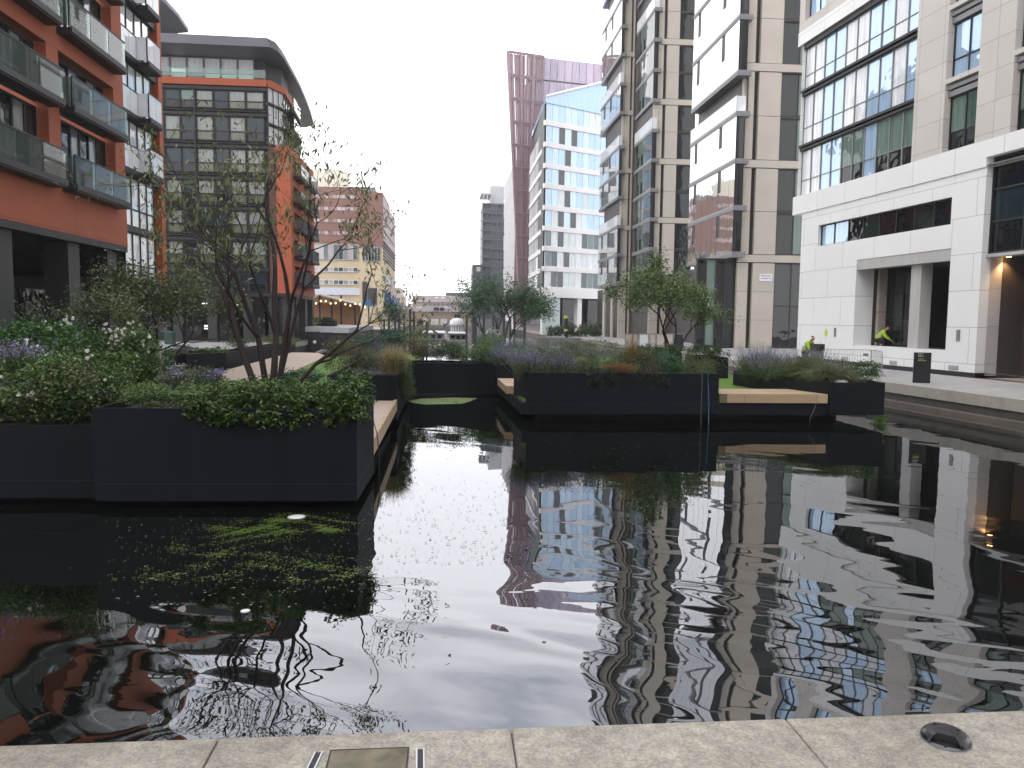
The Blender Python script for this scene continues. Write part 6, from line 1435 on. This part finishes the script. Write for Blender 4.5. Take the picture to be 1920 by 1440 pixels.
# people in yellow-green jackets
M_hiv = plain('hi_vis_cloth', (.42, .62, .03), .7, .12, scale=8, bump=.3, bscale=25); M_navy = plain('dark_cloth', (.02, .022, .03), .8, .1); M_skin = plain('skin', (.45, .27, .19), .6, .05); M_tape = plain('reflective_tape', (.55, .57, .55), .35, .05); M_hair = plain('dark_hair', (.02, .015, .012), .6, .2)
def skinmesh(name, nodes, edges, mat, parent, sub=2):
    me = bpy.data.meshes.new(name); me.from_pydata([n[:3] for n in nodes], edges, []); o = bpy.data.objects.new(name, me); COL.objects.link(o)
    md = o.modifiers.new('skin', 'SKIN'); md.use_smooth_shade = True
    for i, n in enumerate(nodes): me.skin_vertices[0].data[i].radius = n[3] if isinstance(n[3], tuple) else (n[3], n[3]); me.skin_vertices[0].data[i].use_root = (i == 0)
    sb = o.modifiers.new('subsurf', 'SUBSURF'); sb.levels = sub; sb.render_levels = sub
    dg = bpy.context.evaluated_depsgraph_get(); m2 = bpy.data.meshes.new_from_object(o.evaluated_get(dg)); bpy.data.objects.remove(o)
    m2.materials.clear(); m2.materials.append(mat); m2.name = name; m2.polygons.foreach_set('use_smooth', [True] * len(m2.polygons))
    o = bpy.data.objects.new(name, m2); COL.objects.link(o); o.parent = parent; return o
def person(label, loc, rz, bend, crouch=False):
    """standing, stooping forward (towards local +x)"""
    t = thing('person', label, 'person', loc); t.rotation_euler = (0, 0, rz); s, c = math.sin(bend), math.cos(bend)
    def up(h, f=0): return (s * h + c * f, c * h - s * f)           # along the leaning trunk
    ph = .40 if crouch else .92; pel = (-.12 * s, 0, ph); nd = [(pel[0], 0, pel[2], (.16, .12))]; T = lambda h, y, f=0: (pel[0] + up(h, f)[0], y, pel[2] + up(h, f)[1])
    body = [(*T(0, 0), (.15, .12)), (*T(.25, 0), (.155, .12)), (*T(.46, 0), (.15, .11)), (*T(.56, 0), .07), (*T(.64, 0, .03), .06), (*T(.73, 0, .05), .095), (*T(.80, 0, .04), .085)]
    ed = [(i, i + 1) for i in range(6)]
    legs = []
    for sg in (-1, 1):
        k = len(body); kn = (pel[0] + (.36 if crouch else .06), sg * (.15 if crouch else .10), .44 if crouch else .48); ft = pel[0] + (.12 if crouch else 0); body += [(pel[0], sg * .09, ph - .06, .095), (*kn, .065), (ft, sg * .11, .08, .045), (ft + .16, sg * .12, .03, .04)]
        ed += [(0, k), (k, k + 1), (k + 1, k + 2), (k + 2, k + 3)]
        k = len(body); sh = T(.47, sg * .19); el = (sh[0] + .12, sg * .24, sh[2] - .27); wr = (el[0] + .20, sg * .20, el[2] - .16)
        body += [(*sh, .055), (*el, .043), (*wr, .03), (wr[0] + .07, sg * .19, wr[2] - .05, .032)]; ed += [(2, k), (k, k + 1), (k + 1, k + 2), (k + 2, k + 3)]
        for q in range(5):
            f0 = (wr[0] + .075, sg * (.165 + q * .013), wr[2] - .06); body += [(f0[0] + .035, f0[1], f0[2] - .03, .008), (f0[0] + .05 - .01 * abs(q - 2), f0[1], f0[2] - .07, .007)]; k2 = len(body); ed += [(k + 3, k2 - 2), (k2 - 2, k2 - 1)]
    skinmesh('body', body, ed, M_skin, t)
    jk = [(*T(-.08, 0), (.20, .17)), (*T(.1, 0), (.19, .16)), (*T(.3, 0), (.19, .155)), (*T(.48, 0), (.17, .13)), (*T(.56, 0), .095)]; je = [(0, 1), (1, 2), (2, 3), (3, 4)]
    for sg in (-1, 1):
        k = len(jk); sh = T(.47, sg * .2); el = (sh[0] + .12, sg * .24, sh[2] - .27); wr = (el[0] + .19, sg * .20, el[2] - .15); jk += [(*sh, .085), (*el, .07), (*wr, .055)]; je += [(3, k), (k, k + 1), (k + 1, k + 2)]
    skinmesh('jacket', jk, je, M_hiv, t)
    tr = [(pel[0], 0, ph + .01, (.165, .14))]; te = []
    for sg in (-1, 1): k = len(tr); kn = (pel[0] + (.36 if crouch else .06), sg * (.15 if crouch else .10), .44 if crouch else .48); tr += [(pel[0], sg * .09, ph - .08, .11), (*kn, .085), (pel[0] + (.12 if crouch else 0), sg * .11, .12, .07)]; te += [(0, k), (k, k + 1), (k + 1, k + 2)]
    skinmesh('trousers', tr, te, M_navy, t)
    h = T(.78, 0, .0); skinmesh('hair', [(h[0] - .02, 0, h[2], (.1, .1)), (h[0] - .01, 0, h[2] + .06, (.085, .085))], [(0, 1)], M_hair, t)
    f = T(.72, 0, .14); m = MB(); m.lathe((f[0] - .0, 0, f[2]), [(.001, .02), (.016, 0), (.012, -.03), (.001, -.035)], 8)
    for sg in (-1, 1): m.lathe((f[0] - .02, sg * .035, f[2] + .035), [(.001, .012), (.012, 0), (.001, -.012)], 8)
    P0(m.build('face', M_skin, t))
    m = MB()
    for hh in (.12, .3):
        c0 = T(hh, 0); ring = [(c0[0] + c * .185 * math.cos(a), .225 * math.sin(a), c0[2] - s * .185 * math.cos(a)) for a in [k * .3142 for k in range(21)]]; m.tube(ring, .022, 5)
    P0(m.build('reflective_band', M_tape, t))
    return t
u_ = fA.u(1650, 632, pd + .1); w = fA.w(u_, pd + .05, 1.0); person('person in yellow-green hi-vis jacket crouching inside the white portico behind the sill', (w[0], w[1], 2.09), R(-35), R(38), True)
xc2 = onY(1512, 650, 36.2)[0]; person('person in yellow-green jacket half hidden by lavender next to the grey litter bin', (xc2, 36.2, 1.0), R(-60), R(30))
# weed and litter on the water
def patch(name, label, pts_fn, n, size, mat, cat, z=.012):
    P = np.array(pts_fn(n)); lb = LB(); k = len(P); lb.leaves(np.column_stack([P, np.full(k, z)]), size, .8, 30, 0, .02, .6); return lb
def weed(n):
    out = []
    ctr = [(g(px, py, 0), rx, ry, w_) for px, py, rx, ry, w_ in ((560, 978, .7, .5, .26), (622, 988, .30, .30, .18), (480, 995, .8, .5, .22), (420, 1030, .8, .5, .12), (330, 1075, .7, .4, .05), (520, 1065, .9, .6, .08), (620, 1080, .6, .6, .07))]
    wts = np.array([c[3] for c in ctr]); wts /= wts.sum()
    for _ in range(n):
        c = ctr[rng.choice(len(ctr), p=wts)]; x, y = c[0][0] + rng.normal() * c[1] * .55, c[0][1] + rng.normal() * c[2] * .55
        v = math.sin(x * 5 + math.sin(y * 3) * 2.5) * math.sin(y * 8 + math.sin(x * 3.1) * 2) + .6 * math.sin(x * 23 + y * 9) * math.sin(y * 31 - x * 7) + rng.normal() * .5
        if v > .45 and y < 13.0: out.append((x, y))
    return out
tag(link('duckweed', patch('duckweed', '', weed, 30000, .021, None, '').mesh('duckweed', lm('weed', [(.05, .082, .012), (.09, .135, .02), (.15, .205, .035)], trans=.1))), 'yellow-green duckweed drifting in front of the tall navy planter box', 'duckweed', kind='stuff')
def weed2(n):
    out = []; poly = [g(*p, 0) for p in ((766, 752), (790, 748), (850, 746), (895, 747), (880, 753), (868, 757), (800, 759), (775, 756))]; xs = [p[0] for p in poly]; ys = [p[1] for p in poly]
    for _ in range(n):
        x, y = random.uniform(min(xs), max(xs)), random.uniform(min(ys), max(ys)); ins = False; j = len(poly) - 1
        for i in range(len(poly)):
            if (poly[i][1] > y) != (poly[j][1] > y) and x < (poly[j][0] - poly[i][0]) * (y - poly[i][1]) / (poly[j][1] - poly[i][1]) + poly[i][0]: ins = not ins
            j = i
        if ins and rng.random() < .85 + .3 * math.sin(x * 4 + y * 3): out.append((x, y))
    return out
tag(link('duckweed', patch('duckweed', '', weed2, 9000, .075, None, '').mesh('duckweed', lm('weed_pale', [(.22, .30, .10), (.30, .38, .16)], trans=.1))), 'pale green duckweed mat against the planter at the head of the inlet', 'duckweed', kind='stuff')
def scum(n):
    out = []
    for _ in range(n):
        py = random.uniform(900, 1060); px = random.uniform(690, 960); out.append(g(px, py, 0))
    for _ in range(n // 2): out.append(g(random.uniform(200, 700), random.uniform(960, 1140), 0))
    for _ in range(n // 3): out.append(g(random.uniform(800, 1500), random.uniform(800, 900), 0))
    return out
tag(link('floating_debris', patch('floating_debris', '', scum, 420, .03, None, '').mesh('floating_debris', lm('debris', [(.05, .05, .03), (.10, .09, .06), (.28, .27, .22)], trans=0))), 'scattered specks of leaf litter floating on the dark water', 'leaf litter', kind='stuff')
x, y = g(556, 970, 0); m = MB(); m.lathe((x, y, 0), [(.13, 0), (.15, .012), (.09, .02), (.02, .022), (.001, .022)], 11); o = tag(m.build('plastic_bag', M_gar, smooth=True), 'flattened white plastic scrap floating on the duckweed', 'litter')
x, y = g(460, 1146, 0); m = MB(); m.lathe((x, y, 0), [(.05, 0), (.055, .008), (.02, .014), (.001, .014)], 9); tag(m.build('foam_scrap', M_gar, smooth=True), 'small white foam scrap on the dark water below the planter reflection', 'litter')
x, y = g(1020, 1204, 0); m = MB(); m.lathe((x, y, 0), [(.02, 0), (.022, .004), (.001, .008)], 7); tag(m.build('floating_leaf', plain('dead_leaf', (.16, .08, .03), .7, .2)), 'single brown leaf floating on the bright water in the middle', 'leaf')
# clutter under the colonnades
t = thing('litter_bin', 'dark green wheeled bin under the left colonnade', 'bin', (onY(318, 620, 64)[0], 64, 1.0)); m = MB(); m.prism([(-.3, -.35), (.3, -.35), (.34, .35), (-.34, .35)], .05, 1.0); P0(m.build('body', plain('bin_green', (.02, .05, .03), .5, .1), t)); m = MB(); m.box(-.34, .34, -.4, .36, 1.003, 1.08); P0(m.build('lid', plain('bin_lid', (.08, .14, .11), .5, .1), t))
LAMP = emit('lit_panel', (.9, .95, 1), 1.6)
for k, (px, py, w_, h_) in enumerate(((76, 565, 14, 3), (385, 569, 14, 2), (443, 572, 6, 3), (386, 611, 6, 3), (386, 616, 6, 3), (343, 609, 5, 2))):
    Y = 31 if px < 200 else 75.5; p = at(px, py, Y if px > 200 else 30)
    if px < 200: p = (-21.9, onX(px, py, -21.9)[0], onX(px, py, -21.9)[1])
    sc = Y / FPX; m = MB()
    if px < 200: m.box(p[0], p[0] + .05, p[1] - w_ * sc * .9, p[1] + w_ * sc * .9, p[2] - h_ * sc / 2, p[2] + h_ * sc / 2)
    else: m.box(p[0] - w_ * sc / 2, p[0] + w_ * sc / 2, Y, Y + .05, p[2] - h_ * sc / 2, p[2] + h_ * sc / 2)
    m2 = MB(); o = tag(m.build('strip_light', LAMP), ['lit strip light under the nearest colonnade behind the rose bed', 'long lit strip under the far dark block, left of the bare tree', 'short lit strip under the far dark block, beside the bare tree stems', 'upper of two small lit panels under the far dark block', 'lower of two small lit panels under the far dark block', 'small lit panel above the green bin'][k], 'light')

# ------------------------------------------------------------------ thin wet-weather air over the basin
m = MB(); m.box(-300, 300, -80, 440, -3, 84)
hm, ht, ho = newmat('haze_air'); pv = N(ht, 'ShaderNodeVolumePrincipled'); pv.inputs['Density'].default_value = 0.00045; pv.inputs['Color'].default_value = (.97, .97, .98, 1); pv.inputs['Anisotropy'].default_value = .2
ht.links.new(pv.outputs[0], ho.inputs['Volume'])
tag(m.build('haze', hm), kind='stuff')
